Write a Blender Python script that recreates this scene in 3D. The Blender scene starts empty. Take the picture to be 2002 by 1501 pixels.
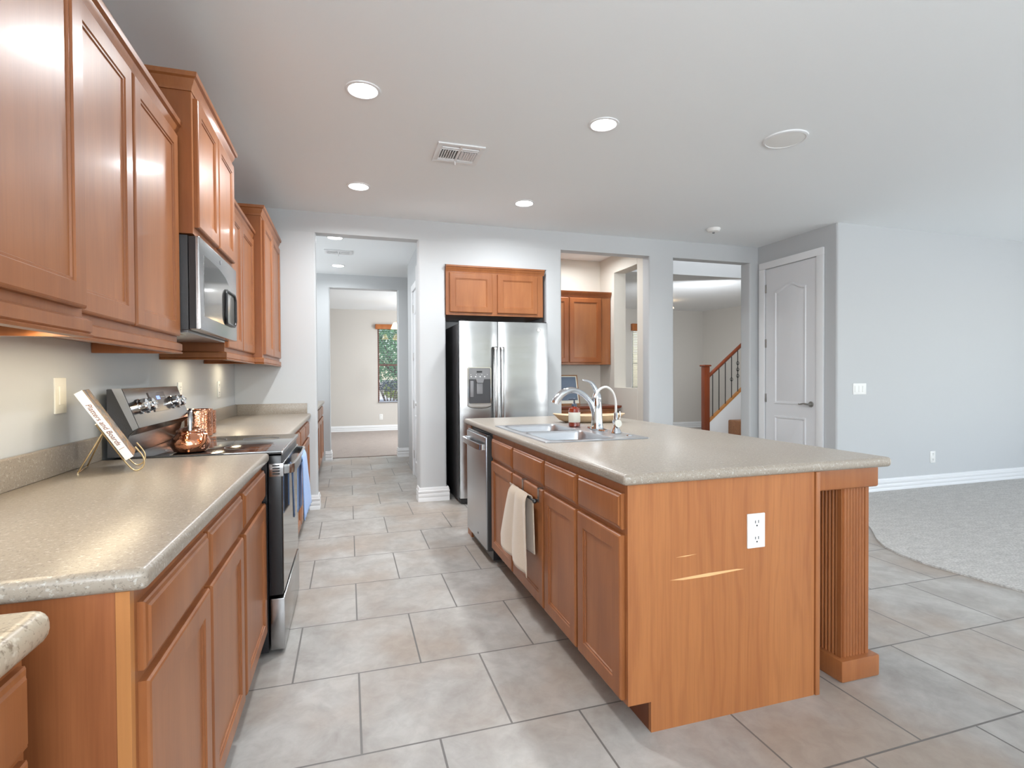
import bpy, bmesh, math, random
from math import pi, sin, cos, radians
from mathutils import Vector, Matrix
random.seed(7)
SC = bpy.context.scene
COL = SC.collection

# ------------------------------------------------------------------ camera
yaw, pitch, roll = 0.2994, -0.0135, -0.0055
Fv = Vector((sin(yaw)*cos(pitch), cos(yaw)*cos(pitch), sin(pitch)))
Rv = Vector((cos(yaw), -sin(yaw), 0)); Uv = Rv.cross(Fv)
R2 = cos(roll)*Rv + sin(roll)*Uv; U2 = -sin(roll)*Rv + cos(roll)*Uv
cd = bpy.data.cameras.new('camera'); cam = bpy.data.objects.new('camera', cd); COL.objects.link(cam)
cam.matrix_world = Matrix(((R2.x, U2.x, -Fv.x, 0), (R2.y, U2.y, -Fv.y, 0), (R2.z, U2.z, -Fv.z, 1.2463), (0, 0, 0, 1)))
cd.sensor_width = 36; cd.lens = 1036.05*36/2002; cd.clip_start = .05; cd.clip_end = 300
SC.camera = cam

# ------------------------------------------------------------------ world, sun, daylight, fill lights, exposure
w = bpy.data.worlds.new('sky'); SC.world = w; w.use_nodes = True
nt = w.node_tree; sky = nt.nodes.new('ShaderNodeTexSky'); sky.sky_type = 'NISHITA'
sky.sun_disc = False; sky.sun_elevation = radians(48); sky.sun_rotation = radians(90)
nt.links.new(sky.outputs[0], nt.nodes['Background'].inputs[0]); nt.nodes['Background'].inputs[1].default_value = .16
sl = bpy.data.lights.new('sun', 'SUN'); sl.energy = 2.2; sl.angle = .01; sl.color = (1, .95, .87)
so = bpy.data.objects.new('sun', sl); COL.objects.link(so); so.rotation_euler = Vector((-.75, .45, -1)).to_track_quat('-Z', 'Y').to_euler()

def area(name, loc, direction, sx, sy, power, color=(1, 1, 1), spread=180):
    l = bpy.data.lights.new(name, 'AREA'); l.shape = 'RECTANGLE'; l.size = sx; l.size_y = sy
    l.energy = power; l.color = color; l.spread = radians(spread)
    o = bpy.data.objects.new(name, l); COL.objects.link(o); o.location = loc
    o.rotation_euler = Vector(direction).to_track_quat('-Z', 'Z' if abs(direction[2]) < .9 else 'Y').to_euler()
    return o
DAY = (.92, .965, 1.0)
area('daylight_rear_window', (.85, -3.93, 1.62), (-.05, 1, .8), 2.9, 1.25, 72, DAY)
area('daylight_nook_window', (-.90, -2.1, 1.62), (1, .5, 1.1), 2.4, 1.25, 100, (.90, .955, 1.0))  # fill added to lift the ceiling, behind an invented window
area('daylight_living_window', (7.4, -3.93, 1.5), (0, 1, .5), 2.6, 1.6, 48, DAY)
area('daylight_side_window', (9.43, .6, 1.5), (-1, 0, .6), 4.2, 1.7, 66, DAY)
area('daylight_carpet_room', (2.9, 10.6, 1.6), (-1, .05, 0), 2.2, 1.6, 60, DAY)
area('daylight_hall_side', (-2.3, 7.2, 1.6), (1, 0, 0), 1.6, 1.6, 26, DAY)  # area light standing free left of the hall, at no window
area('daylight_foyer_upper', (5.6, 5.65, 4.3), (.1, 1, -.35), 2.4, 1.3, 18, DAY)
area('daylight_stair_room', (5.6, 7.3, 2.0), (.4, 1, -.05), 1.2, 1.0, 22, DAY)  # area light added in the middle of the stair room, at no window
SC.view_settings.view_transform = 'Standard'; SC.view_settings.look = 'None'
SC.view_settings.gamma = 1; SC.view_settings.use_curve_mapping = False
SC.view_settings.exposure = 1.02
SC.cycles.max_bounces = 8; SC.cycles.diffuse_bounces = 5; SC.cycles.caustics_reflective = False; SC.cycles.caustics_refractive = False
SC.cycles.sample_clamp_indirect = 6

# ------------------------------------------------------------------ materials
def mat(name, col=(.8, .8, .8), rough=.5, metal=0, spec=.5, coat=0, emit=None, es=0, sheen=0):
    m = bpy.data.materials.new(name); m.use_nodes = True
    b = m.node_tree.nodes['Principled BSDF']
    b.inputs['Base Color'].default_value = (*col, 1); b.inputs['Roughness'].default_value = rough
    b.inputs['Metallic'].default_value = metal; b.inputs['Specular IOR Level'].default_value = spec
    b.inputs['Coat Weight'].default_value = coat; b.inputs['Coat Roughness'].default_value = .12
    b.inputs['Sheen Weight'].default_value = sheen
    if emit: b.inputs['Emission Color'].default_value = (*emit, 1); b.inputs['Emission Strength'].default_value = es
    return m
def N(m, t, **k):
    n = m.node_tree.nodes.new(t)
    for a, v in k.items():
        if a in n.inputs: n.inputs[a].default_value = v
        else: setattr(n, a, v)
    return n
def L(m, a, b): m.node_tree.links.new(a, b)
def BS(m): return m.node_tree.nodes['Principled BSDF']
def coords(m, scale=(1, 1, 1), src='Object', loc=(0, 0, 0)):
    t = N(m, 'ShaderNodeTexCoord'); mp = N(m, 'ShaderNodeMapping'); mp.inputs['Scale'].default_value = scale; mp.inputs['Location'].default_value = loc
    L(m, t.outputs[src], mp.inputs[0]); return mp.outputs[0]
def ramp(m, fac, stops):
    r = N(m, 'ShaderNodeValToRGB'); L(m, fac, r.inputs[0]); e = r.color_ramp.elements
    while len(e) < len(stops): e.new(.5)
    for k, (p, c) in enumerate(stops): e[k].position = p; e[k].color = (*c, 1)
    return r.outputs[0]
def noise(m, vec, scale, detail=4, rough=.55, dist=0):
    n = N(m, 'ShaderNodeTexNoise', Scale=scale, Detail=detail, Roughness=rough, Distortion=dist); L(m, vec, n.inputs['Vector']); return n.outputs['Fac']
def mixc(m, fac, a, b, mode='MIX'):
    x = N(m, 'ShaderNodeMix', data_type='RGBA', blend_type=mode)
    for s, v in ((0, fac), (6, a), (7, b)):
        if isinstance(v, (int, float)): x.inputs[s].default_value = v
        elif isinstance(v, tuple): x.inputs[s].default_value = (*v, 1)
        else: L(m, v, x.inputs[s])
    return x.outputs[2]
def bump(m, h, strength=.2, dist=.01):
    b = N(m, 'ShaderNodeBump', Strength=strength, Distance=dist); L(m, h, b.inputs['Height']); L(m, b.outputs[0], BS(m).inputs['Normal'])

def wood(name, c1, c2, rough=.36, gx=1.0, coat=.12):
    m = mat(name, c1, rough, coat=coat, spec=.38)
    v = coords(m, (6*gx, 6*gx, .9)); v2 = coords(m, (90, 90, 3)); v3 = coords(m, (2.3, 2.3, 1.3))
    a = noise(m, v, 1.6, 5, .6, .4); b = noise(m, v2, 1.5, 2, .5); c = noise(m, v3, 1.5, 2)
    base = ramp(m, a, [(.3, c1), (.72, c2)])
    base = mixc(m, .35, base, ramp(m, b, [(.35, (.84, .84, .84)), (.6, (1, 1, 1))]), 'MULTIPLY')
    base = mixc(m, .5, base, ramp(m, c, [(.35, (.74, .70, .68)), (.65, (1.0, 1.0, 1.0))]), 'MULTIPLY')
    L(m, base, BS(m).inputs['Base Color']); bump(m, b, .04, .002)
    return m
CAB = wood('maple_cabinet', (.385, .145, .050), (.28, .094, .031))
CABP = wood('maple_cabinet_panel', (.405, .158, .057), (.305, .108, .038), .38)
CABD = wood('maple_frame_side', (.34, .120, .042), (.25, .080, .026))
STAIRW = wood('stained_stair_wood', (.23, .052, .017), (.15, .030, .010), .28, coat=.4)
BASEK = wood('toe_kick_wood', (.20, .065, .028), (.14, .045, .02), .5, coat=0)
def laminate(name, c1, c2, dark, ex=(5, 5, .55)):
    m = mat(name, c1, .42, coat=.1)
    v = coords(m, ex); a = noise(m, v, 1.3, 3, .5, 1.2)
    wv = N(m, 'ShaderNodeTexWave', Scale=1.7, Distortion=14, Detail=3, **{'Detail Scale': 1.2}); wv.bands_direction = 'X'; L(m, coords(m, (3.2, 3.2, .42)), wv.inputs[0])
    fine = noise(m, coords(m, (150, 150, 4)), 1.4, 2)
    base = ramp(m, a, [(.3, c2), (.68, c1)])
    base = mixc(m, .22, base, ramp(m, wv.outputs['Fac'], [(.0, dark), (.30, c1), (1, c1)]))
    base = mixc(m, .35, base, ramp(m, fine, [(.35, (.72, .70, .68)), (.6, (1, 1, 1))]), 'MULTIPLY')
    kn = N(m, 'ShaderNodeTexVoronoi', Scale=3.6); L(m, coords(m, (1, 1, .5)), kn.inputs[0])
    base = mixc(m, 1.0, base, ramp(m, kn.outputs['Distance'], [(.02, (.66, .52, .46)), (.10, (1, 1, 1))]), 'MULTIPLY')
    L(m, base, BS(m).inputs['Base Color']); return m
PANEL = laminate('oak_laminate_panel', (.42, .160, .050), (.34, .117, .036), (.255, .078, .025))
PANELD = laminate('dark_laminate_panel', (.36, .125, .044), (.30, .098, .034), (.22, .066, .022))
def counter_mat(name, base1, base2, dk, lt, sc=1):
    m = mat(name, base1, .30, spec=.5)
    v = coords(m); n1 = noise(m, v, 190*sc, 3, .7); n2 = noise(m, v, 120*sc, 2, .6); n3 = noise(m, v, 2.2, 2)
    b = ramp(m, n3, [(.3, base1), (.7, base2)])
    b = mixc(m, ramp(m, n1, [(.34, (1, 1, 1)), (.46, (0, 0, 0))]), b, dk)
    b = mixc(m, ramp(m, n2, [(.58, (0, 0, 0)), (.70, (.8, .8, .8))]), b, lt)
    L(m, b, BS(m).inputs['Base Color']); return m
CTOP = counter_mat('speckled_taupe_countertop', (.335, .290, .238), (.31, .264, .216), (.20, .17, .14), (.50, .475, .44))
DTOP = counter_mat('granite_desk_top', (.50, .43, .33), (.44, .37, .28), (.22, .17, .12), (.66, .60, .50), .45)
def tile_mat():
    m = mat('porcelain_floor_tile', (.4, .4, .4), .38, spec=.4)
    v = coords(m, loc=(-.031+.521*20, -1.807+.508*21, 0))
    br = N(m, 'ShaderNodeTexBrick', Scale=1.0, **{'Mortar Size': .004, 'Mortar Smooth': .15, 'Bias': 0, 'Brick Width': .521, 'Row Height': .508})
    br.offset = .5; br.offset_frequency = 2; br.squash = 1; L(m, v, br.inputs['Vector'])
    br.inputs['Color1'].default_value = (0, 0, 0, 1); br.inputs['Color2'].default_value = (1, 1, 1, 1); br.inputs['Mortar'].default_value = (.5, .5, .5, 1)
    vo = coords(m, (1.1, 1.0, 1))
    big = noise(m, vo, 3.1, 5, .6, .8); sm = noise(m, vo, 14, 5, .65, .5); hue = noise(m, vo, 1.15, 3, .6)
    c = ramp(m, big, [(.32, (.325, .303, .280)), (.5, (.40, .385, .362)), (.68, (.475, .463, .44))])
    c = mixc(m, ramp(m, hue, [(.44, (0, 0, 0)), (.60, (.8, .8, .8))]), c, (.355, .295, .245))
    c = mixc(m, .30, c, ramp(m, br.outputs['Color'], [(0, (.86, .84, .82)), (1, (1.12, 1.12, 1.12))]), 'MULTIPLY')
    c = mixc(m, .55, c, ramp(m, sm, [(.35, (.82, .80, .79)), (.62, (1.06, 1.06, 1.06))]), 'MULTIPLY')
    c = mixc(m, br.outputs['Fac'], c, (.15, .14, .13))
    L(m, c, BS(m).inputs['Base Color'])
    inv = N(m, 'ShaderNodeMath', operation='SUBTRACT'); inv.inputs[0].default_value = 1; L(m, br.outputs['Fac'], inv.inputs[1]); bump(m, inv.outputs[0], .35, .003)
    return m
TILE = tile_mat()
def carpet_mat(name, c1, c2):
    m = mat(name, c1, .95, spec=.1, sheen=.2)
    v = coords(m); a = noise(m, v, 75, 4, .75); b = noise(m, coords(m, (1, 2.2, 1)), 9, 4, .6)
    c = ramp(m, a, [(.32, c2), (.62, c1)]); c = mixc(m, .6, c, ramp(m, b, [(.35, (.80, .80, .80)), (.65, (1.08, 1.08, 1.08))]), 'MULTIPLY')
    L(m, c, BS(m).inputs['Base Color']); bump(m, a, .8, .012); return m
CARPET = carpet_mat('grey_cut_pile_carpet', (.66, .64, .61), (.36, .345, .325))
CARPETB = carpet_mat('brown_stair_carpet', (.30, .13, .055), (.17, .07, .028))
CARPETH = carpet_mat('beige_room_carpet', (.42, .35, .31), (.33, .275, .24))
def paint(name, c, rough=.6, b=.06):
    m = mat(name, c, rough, spec=.3); bump(m, noise(m, coords(m), 55, 3), b, .003); return m
WALL = paint('pale_grey_wall_paint', (.555, .57, .58)); CEIL = paint('ceiling_paint', (.86, .89, .905), .8, .1)
WALLW = paint('warm_grey_wall_paint', (.60, .57, .53)); WALLC = paint('cream_wall_paint', (.72, .68, .61))
WALLP = paint('mid_grey_wall_paint', (.50, .515, .525))
TRIM = mat('white_semi_gloss_trim', (.80, .81, .82), .35); DOORW = mat('white_door_paint', (.72, .73, .75), .38)
def steel_mat(name, c=(.46, .46, .46), r=.20, streak=(2, 2, 160), wavy=.10):
    m = mat(name, c, r, 1.0)
    n = noise(m, coords(m, streak), 1.5, 3, .6)
    mr = N(m, 'ShaderNodeMapRange'); L(m, n, mr.inputs[0]); mr.inputs[3].default_value = r-.05; mr.inputs[4].default_value = r+.08; L(m, mr.outputs[0], BS(m).inputs['Roughness'])
    big = noise(m, coords(m, (.9, .9, 2.2)), 1.3, 2); bump(m, big, wavy, .06)
    return m
STEEL = steel_mat('brushed_stainless'); STEELD = steel_mat('dark_stainless', (.36, .35, .34), .16); STEELL = steel_mat('light_stainless', (.56, .57, .59), .28, (1, 1, 1), .02)
CHROME = mat('chrome', (.70, .72, .75), .07, 1); NICKEL = mat('brushed_nickel', (.45, .44, .42), .3, 1)
BLACK = mat('black_enamel', (.018, .018, .02), .3); BLACKT = mat('black_textured_steel', (.045, .045, .048), .42)
bump(BLACKT, noise(BLACKT, coords(BLACKT), 380, 2), .5, .002)
BGLASS = mat('black_glass', (.02, .02, .022), .04, spec=.9, coat=.6); MGLASS = mat('smoked_mirror_glass', (.20, .19, .18), .08, .75)
GREYP = mat('grey_plastic', (.20, .20, .21), .4); WHITEP = mat('white_plastic', (.82, .82, .80), .35); IVORY = mat('ivory_plastic', (.80, .78, .70), .4)
SLOT = mat('dark_slot', (.03, .03, .03), .6)
def copper_mat():
    m = mat('hammered_copper', (.72, .33, .20), .12, 1)
    v = N(m, 'ShaderNodeTexVoronoi', Scale=130.0); L(m, coords(m), v.inputs[0]); bump(m, v.outputs['Distance'], .18, .003); return m
COPPER = copper_mat(); COPPERS = mat('polished_copper', (.74, .36, .22), .10, 1)
GOLD = mat('brushed_gold_wire', (.80, .62, .36), .25, 1)
PAPER = mat('white_book_cover', (.86, .85, .82), .4); PAGES = mat('book_pages', (.75, .71, .62), .8)
INK = mat('brown_ink', (.20, .06, .03), .6)
def cover_mat():
    m = mat('food_photo_cover', (.3, .2, .1), .25); n = noise(m, coords(m, (6, 6, 6)), 2.2, 4, .6, .6)
    L(m, ramp(m, n, [(.38, (.05, .055, .07)), (.47, (.22, .22, .22)), (.53, (.42, .20, .07)), (.60, (.30, .26, .18)), (.68, (.08, .09, .10))]), BS(m).inputs['Base Color']); return m
COVER = cover_mat()
def cloth(name, c, sc=240):
    m = mat(name, c, .9, spec=.15, sheen=.35); bump(m, noise(m, coords(m), sc, 2), .5, .003); return m
BEIGE = cloth('beige_terry_cloth', (.66, .55, .43)); BLUE = cloth('light_blue_cotton', (.33, .50, .86)); NAVY = cloth('dark_blue_cotton', (.04, .08, .17))
AMBER = mat('amber_glass', (.22, .025, .008), .06, spec=.8, coat=.5); LABELM = mat('cream_paper_label', (.74, .72, .62), .6); PUMP = mat('dark_blue_grey_plastic', (.05, .065, .10), .35)
BOWLW = wood('pale_bowl_wood', (.66, .50, .33), (.56, .39, .24), .55, coat=0)
LAMPG = mat('lamp_diffuser', (1, 1, 1), .5, emit=(1, .98, .95), es=9); WARMG = mat('warm_strip_diffuser', (1, .9, .7), .5, emit=(1, .78, .42), es=3)
SHADEG = mat('warm_glass_shade', (1, .85, .6), .4, emit=(1, .70, .38), es=1.6)
ORANGEW = wood('blind_valance_wood', (.50, .18, .05), (.40, .12, .03), .4)
BLINDM = mat('ivory_blind_slat', (.80, .76, .62), .5); BLINDW = mat('blue_grey_blind_slat', (.55, .62, .70), .5)
def glass_mat():
    m = mat('window_glass'); nt = m.node_tree; o = nt.nodes['Material Output']
    t = N(m, 'ShaderNodeBsdfTransparent'); g = N(m, 'ShaderNodeBsdfGlossy', Roughness=.02); mx = N(m, 'ShaderNodeMixShader'); mx.inputs[0].default_value = .07
    L(m, t.outputs[0], mx.inputs[1]); L(m, g.outputs[0], mx.inputs[2]); L(m, mx.outputs[0], o.inputs[0]); return m
GLASS = glass_mat()
LEAF = mat('tree_leaf', (.12, .30, .13), .5); LEAFY = mat('yellow_green_leaf', (.30, .38, .05), .5); BARK = mat('bark', (.10, .07, .05), .9)
GRASS = mat('lawn', (.16, .22, .08), .95); PAVE = mat('concrete_paving', (.55, .53, .50), .9); STUCCO = mat('pale_stucco', (.62, .58, .50), .9)
CHALK = mat('slate_blue_print', (.12, .16, .22), .6); SCR = mat('bare_scratched_laminate', (.74, .44, .20), .6)
IRON = mat('dark_iron', (.05, .05, .05), .4, .8); FLUTE = CAB
CORDW = mat('white_hose', (.75, .73, .70), .35)

# ------------------------------------------------------------------ mesh helpers
class MB:
    def __init__(s): s.bm = bmesh.new()
    def box(s, x0, x1, y0, y1, z0, z1, bev=0, seg=2, M=None):
        b = bmesh.new(); bmesh.ops.create_cube(b, size=1)
        for v in b.verts: v.co = Vector(((x0+x1)/2+v.co.x*(x1-x0), (y0+y1)/2+v.co.y*(y1-y0), (z0+z1)/2+v.co.z*(z1-z0)))
        if bev: bmesh.ops.bevel(b, geom=list(b.edges), offset=bev, segments=seg, affect='EDGES', profile=.6)
        s.add(b, M); return s
    def vbox(s, x0, x1, y0, y1, z0, z1, bev=.02, seg=4):
        b = bmesh.new(); bmesh.ops.create_cube(b, size=1)
        for v in b.verts: v.co = Vector(((x0+x1)/2+v.co.x*(x1-x0), (y0+y1)/2+v.co.y*(y1-y0), (z0+z1)/2+v.co.z*(z1-z0)))
        bmesh.ops.bevel(b, geom=[e for e in b.edges if abs(e.verts[0].co.z-e.verts[1].co.z) > .001], offset=bev, segments=seg, affect='EDGES', profile=.5)
        s.add(b); return s
    def add(s, b, M=None):
        if M is not None: bmesh.ops.transform(b, matrix=M, verts=b.verts)
        me = bpy.data.meshes.new('t'); b.to_mesh(me); b.free(); s.bm.from_mesh(me); bpy.data.meshes.remove(me)
    def faces(s, vs, fs, M=None):
        vv = [s.bm.verts.new(M @ Vector(v) if M is not None else Vector(v)) for v in vs]
        for f in fs:
            try: s.bm.faces.new([vv[i] for i in f])
            except ValueError: pass
        return s
    def prism(s, poly, a, b, axis='y', M=None):
        n = len(poly)
        def P(u, v, t): return {'y': (u, t, v), 'x': (t, u, v), 'z': (u, v, t)}[axis]
        vs = [P(u, v, a) for u, v in poly]+[P(u, v, b) for u, v in poly]
        return s.faces(vs, [tuple(range(n)), tuple(range(2*n-1, n-1, -1))]+[(i, (i+1) % n, n+(i+1) % n, n+i) for i in range(n)], M)
    def rings(s, rs, cap0=True, cap1=True, M=None, closed=False):
        n = len(rs[0]); vs = [p for r in rs for p in r]; fs = []
        m = len(rs)
        for k in range(m if closed else m-1):
            k2 = (k+1) % m
            for i in range(n): fs.append((k*n+i, k*n+(i+1) % n, k2*n+(i+1) % n, k2*n+i))
        if cap0 and not closed: fs.append(tuple(range(n-1, -1, -1)))
        if cap1 and not closed: fs.append(tuple(range((m-1)*n, m*n)))
        return s.faces(vs, fs, M)
    def cyl(s, c, r, h, axis='z', seg=24, r2=None, M=None):
        r2 = r if r2 is None else r2; rs = []
        for k, rr in ((0, r), (1, r2)):
            ring = []
            for i in range(seg):
                a = 2*pi*i/seg; u, v, t = rr*cos(a), rr*sin(a), h*k
                d = {'z': (u, v, t), 'x': (t, u, v), 'y': (u, t, v)}[axis]
                ring.append((c[0]+d[0], c[1]+d[1], c[2]+d[2]))
            rs.append(ring)
        return s.rings(rs, M=M)
    def lathe(s, c, prof, seg=32, cap0=True, cap1=True, M=None):
        rs = [[(c[0]+r*cos(2*pi*i/seg), c[1]+r*sin(2*pi*i/seg), c[2]+z) for i in range(seg)] for r, z in prof]
        return s.rings(rs, cap0, cap1, M)
    def tube(s, pts, r, seg=10, closed=False, flat=1, M=None):
        pts = [Vector(p) for p in pts]; n = len(pts); rad = r if isinstance(r, (list, tuple)) else [r]*n
        rs = []; prev = None
        for i, p in enumerate(pts):
            a = pts[i-1] if (i > 0 or closed) else pts[i]; b = pts[(i+1) % n] if (i < n-1 or closed) else pts[i]
            t = (b-a).normalized()
            if prev is None: up = Vector((0, 0, 1)) if abs(t.z) < .9 else Vector((0, 1, 0)); u = t.cross(up).normalized()
            else: u = (prev-prev.dot(t)*t).normalized()
            prev = u; v = t.cross(u)
            rs.append([tuple(p+rad[i]*(cos(2*pi*k/seg)*u+flat*sin(2*pi*k/seg)*v)) for k in range(seg)])
        return s.rings(rs, closed=closed, M=M)
    def sweep(s, path, prof, M=None):
        # path: xy points, prof: (outward, z) closed polygon; outward = right hand side of travel
        P = [Vector(p) for p in path]; rs = []
        for i, p in enumerate(P):
            ns = []
            if i > 0: d = (P[i]-P[i-1]).normalized(); ns.append(Vector((d.y, -d.x)))
            if i < len(P)-1: d = (P[i+1]-P[i]).normalized(); ns.append(Vector((d.y, -d.x)))
            n = ns[0] if len(ns) == 1 else (ns[0]+ns[1])/(1+ns[0].dot(ns[1]))
            rs.append([(p.x+n.x*d, p.y+n.y*d, z) for d, z in prof])
        return s.rings(rs, M=M)
    def grid(s, f, nu, nv):
        vs = [f(i/nu, j/nv) for j in range(nv+1) for i in range(nu+1)]
        return s.faces(vs, [(j*(nu+1)+i, j*(nu+1)+i+1, (j+1)*(nu+1)+i+1, (j+1)*(nu+1)+i) for j in range(nv) for i in range(nu)])

def curve(pts, n=6):
    P = [Vector(p) for p in pts]; out = []
    for i in range(len(P)-1):
        a, b, c, d = P[max(i-1, 0)], P[i], P[i+1], P[min(i+2, len(P)-1)]
        for k in range(n):
            t = k/n; out.append(.5*((2*b)+(-a+c)*t+(2*a-5*b+4*c-d)*t*t+(-a+3*b-3*c+d)*t**3))
    out.append(P[-1]); return out

def wloc(o):
    v = Vector((0, 0, 0))
    while o is not None: v = v+o.location; o = o.parent
    return v
def mk(name, mb, m, parent=None, origin=(0, 0, 0), smooth=35):
    bm = mb.bm; bmesh.ops.recalc_face_normals(bm, faces=bm.faces)
    off = wloc(parent)+Vector(origin) if parent else Vector(origin)
    bmesh.ops.translate(bm, verts=bm.verts, vec=-off)
    me = bpy.data.meshes.new(name); bm.to_mesh(me); bm.free()
    for f in me.polygons: f.use_smooth = True
    me.set_sharp_from_angle(angle=radians(smooth))
    if m: me.materials.append(m)
    o = bpy.data.objects.new(name, me); COL.objects.link(o); o.location = Vector(origin) if not parent else (0, 0, 0)
    if parent: o.parent = parent
    return o
def tag(o, label, cat, group=None):
    o['label'] = label; o['category'] = cat
    if group: o['group'] = group
    return o
def thing(name, label, cat, loc, group=None):
    o = bpy.data.objects.new(name, None); COL.objects.link(o); o.location = loc; o.empty_display_size = .1
    return tag(o, label, cat, group)
def part(name, mb, m, parent, label=None, smooth=35):
    o = mk(name, mb, m, parent, smooth=smooth)
    if label: o['label'] = label
    return o
def solo(name, mb, m, label, cat, origin, group=None, smooth=35):
    return tag(mk(name, mb, m, None, origin, smooth), label, cat, group)
def struct(name, mb, m, parent=None):
    o = mk(name, mb, m, parent)
    if not parent: o['kind'] = 'structure'
    return o
def B(*a, **k): return MB().box(*a, **k)
def frame(org, u, n):
    u = Vector(u); n = Vector(n)
    return Matrix(((u.x, n.x, 0, org[0]), (u.y, n.y, 0, org[1]), (u.z, n.z, 1, org[2]), (0, 0, 0, 1)))
def dup(o, loc, label=None, parent=None):
    c = o.copy(); COL.objects.link(c); c.location = loc
    if parent: c.parent = parent
    if label: c['label'] = label
    for ch in list(o.children):
        d = ch.copy(); COL.objects.link(d); d.parent = c
        for g in ch.children:
            e = g.copy(); COL.objects.link(e); e.parent = d
    return c
def text_mesh(txt, size, depth=.0006, shear=.35):
    cu = bpy.data.curves.new('lettering', 'FONT'); cu.body = txt; cu.size = size; cu.extrude = depth; cu.shear = shear; cu.align_x = 'CENTER'; cu.align_y = 'CENTER'
    t = bpy.data.objects.new('lettering', cu); COL.objects.link(t)
    bpy.context.view_layer.update()
    me = bpy.data.meshes.new_from_object(t.evaluated_get(bpy.context.evaluated_depsgraph_get()))
    bpy.data.objects.remove(t); return me

# ------------------------------------------------------------------ the room
H = 2.811; XW = -.99; YB = 5.333; XP = 4.81; YP = 4.225
struct('floor', B(-3, 9.6, -4.1, 8.62, -.12, 0), TILE)
cp = [(3.66, 1.2), (3.67, 2.0), (3.633, 2.25), (3.60, 2.5), (3.62, 2.68), (3.68, 2.84), (3.80, 3.0), (4.0, 3.2), (4.85, 4.2), (9.5, 4.2), (9.5, -4), (3.2, -4), (3.5, 0)]
mb = MB().prism(cp, .0005, .012, 'z')
ca = solo('carpet', mb, CARPET, 'light grey cut pile carpet covering the living area floor at the right', 'carpet', (6, 2, 0)); ca['kind'] = 'structure'
del ca['label']; del ca['category']; ca.name = 'floor_carpet'
struct('floor_carpet_room', B(-3, 3.3, 8.62, 12.8, -.12, .012), CARPETH)
struct('floor_stair_hall', B(3.3, 9.6, 8.62, 11.1, -.12, 0), TILE)
# ceilings
mb = B(-1.1, 9.6, -4.1, YB+.13, H, H+.15)
struct('ceiling', mb, CEIL)
mb = B(-3, 3.62, YB+.13, 8.5, H, H+.15); mb.box(-3, 3.62, 8.5, 12.8, H, H+.15); struct('ceiling_hall', mb, CEIL)
mb = B(3.62, 10.1, 7.07, 12.8, H, H+.15); mb.box(3.62, 10.1, YB+.13, 7.2, 5.2, 5.35); mb.box(3.62, 10.1, 7.07, 7.2, H+.15, 5.2); mb.box(3.62, 10.1, YB, YB+.13, H+.15, 5.35); mb.box(3.5, 3.62, YB, 7.2, H+.15, 5.35)
struct('ceiling_foyer', mb, TRIM)
# left wall
mb = B(XW-.12, XW, -.85, YB+.13, 0, H); mb.box(XW-.12, XW, -4.1, -3.35, 0, H); mb.box(XW-.12, XW, -3.35, -.85, 0, .95); mb.box(XW-.12, XW, -3.35, -.85, 2.3, H)
struct('wall_left', mb, WALL)
# back wall with openings
T1 = YB+.13; OT = 2.617
mb = MB()
mb.vbox(-1.0, -.285, YB, T1, 0, OT)
mb.vbox(.674, .948, YB, T1+.12, 0, 2.39); mb.vbox(.674, 2.213, YB, T1, 2.39, OT)
mb.vbox(2.035, 2.213, YB, T1, 0, 2.39)
mb.vbox(3.292, 3.617, YB, T1+.02, 0, OT); mb.vbox(4.689, XP+.1, YB, YB+.165, 0, OT)
mb.box(-1.0, XP+.1, YB, T1, OT, H)
struct('wall_back', mb, WALL)
# fridge alcove
mb = B(.80, .945, T1+.1, 6.2, 0, H); mb.box(2.04, 2.2, T1-.02, 6.2, 0, H); mb.box(.8, 2.2, 6.08, 6.2, 0, H); mb.box(.94, 2.04, T1, 6.1, 2.39, 2.45)
struct('wall_alcove', mb, WALL)
# pantry block and right wall
mb = MB().vbox(XP, 9.6, YP, YP+.12, 0, H, .018); mb.vbox(XP, XP+.12, YP+.02, YB+.05, 0, H, .005)
wr = struct('wall_right', mb, WALL)
mb = B(XP-.002, XP, YP+.02, YB, 0, H); struct('wall_pantry', mb, WALLP)
# living room side wall and wall behind the camera, both with real openings
mb = B(9.5, 9.6, -4.1, YP, 0, .6); mb.box(9.5, 9.6, -4.1, YP, 2.4, H); mb.box(9.5, 9.6, -4.1, -1.5, .6, 2.4); mb.box(9.5, 9.6, 2.7, YP, .6, 2.4)
struct('wall_living_side', mb, WALL)
mb = B(-1.1, 9.6, -4.1, -4, 2.35, H); mb.box(-.7, 5.3, -4.1, -4, 0, .95); mb.box(-1.1, -.7, -4.1, -4, 0, 2.35); mb.box(2.4, 3.0, -4.1, -4, .95, 2.35); mb.box(5.3, 6.1, -4.1, -4, 0, 2.35); mb.box(8.7, 9.6, -4.1, -4, 0, 2.35); mb.box(6.1, 8.7, -4.1, -4, 0, .7)
struct('wall_rear', mb, WALL)
def window(n, org, u, nn, w_, h_, cols=2, mt=TRIM, bar=True):
    M = frame(org, u, nn); f = MB()
    f.box(0, .05, -.04, .04, 0, h_, M=M); f.box(w_-.05, w_, -.04, .04, 0, h_, M=M); f.box(.05, w_-.05, -.04, .04, 0, .05, M=M); f.box(.05, w_-.05, -.04, .04, h_-.05, h_, M=M)
    for k in range(1, cols): f.box(w_*k/cols-.03, w_*k/cols+.03, -.039, .039, .05, h_-.05, M=M)
    if bar: f.box(0, w_, -.03, .03, h_/2-.02, h_/2+.02, M=M)
    o = struct('window_%d' % n, f, mt)
    p = MB().box(.03, w_-.03, -.004, .004, .03, h_-.03, M=M); part('pane', p, GLASS, o); return o
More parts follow.
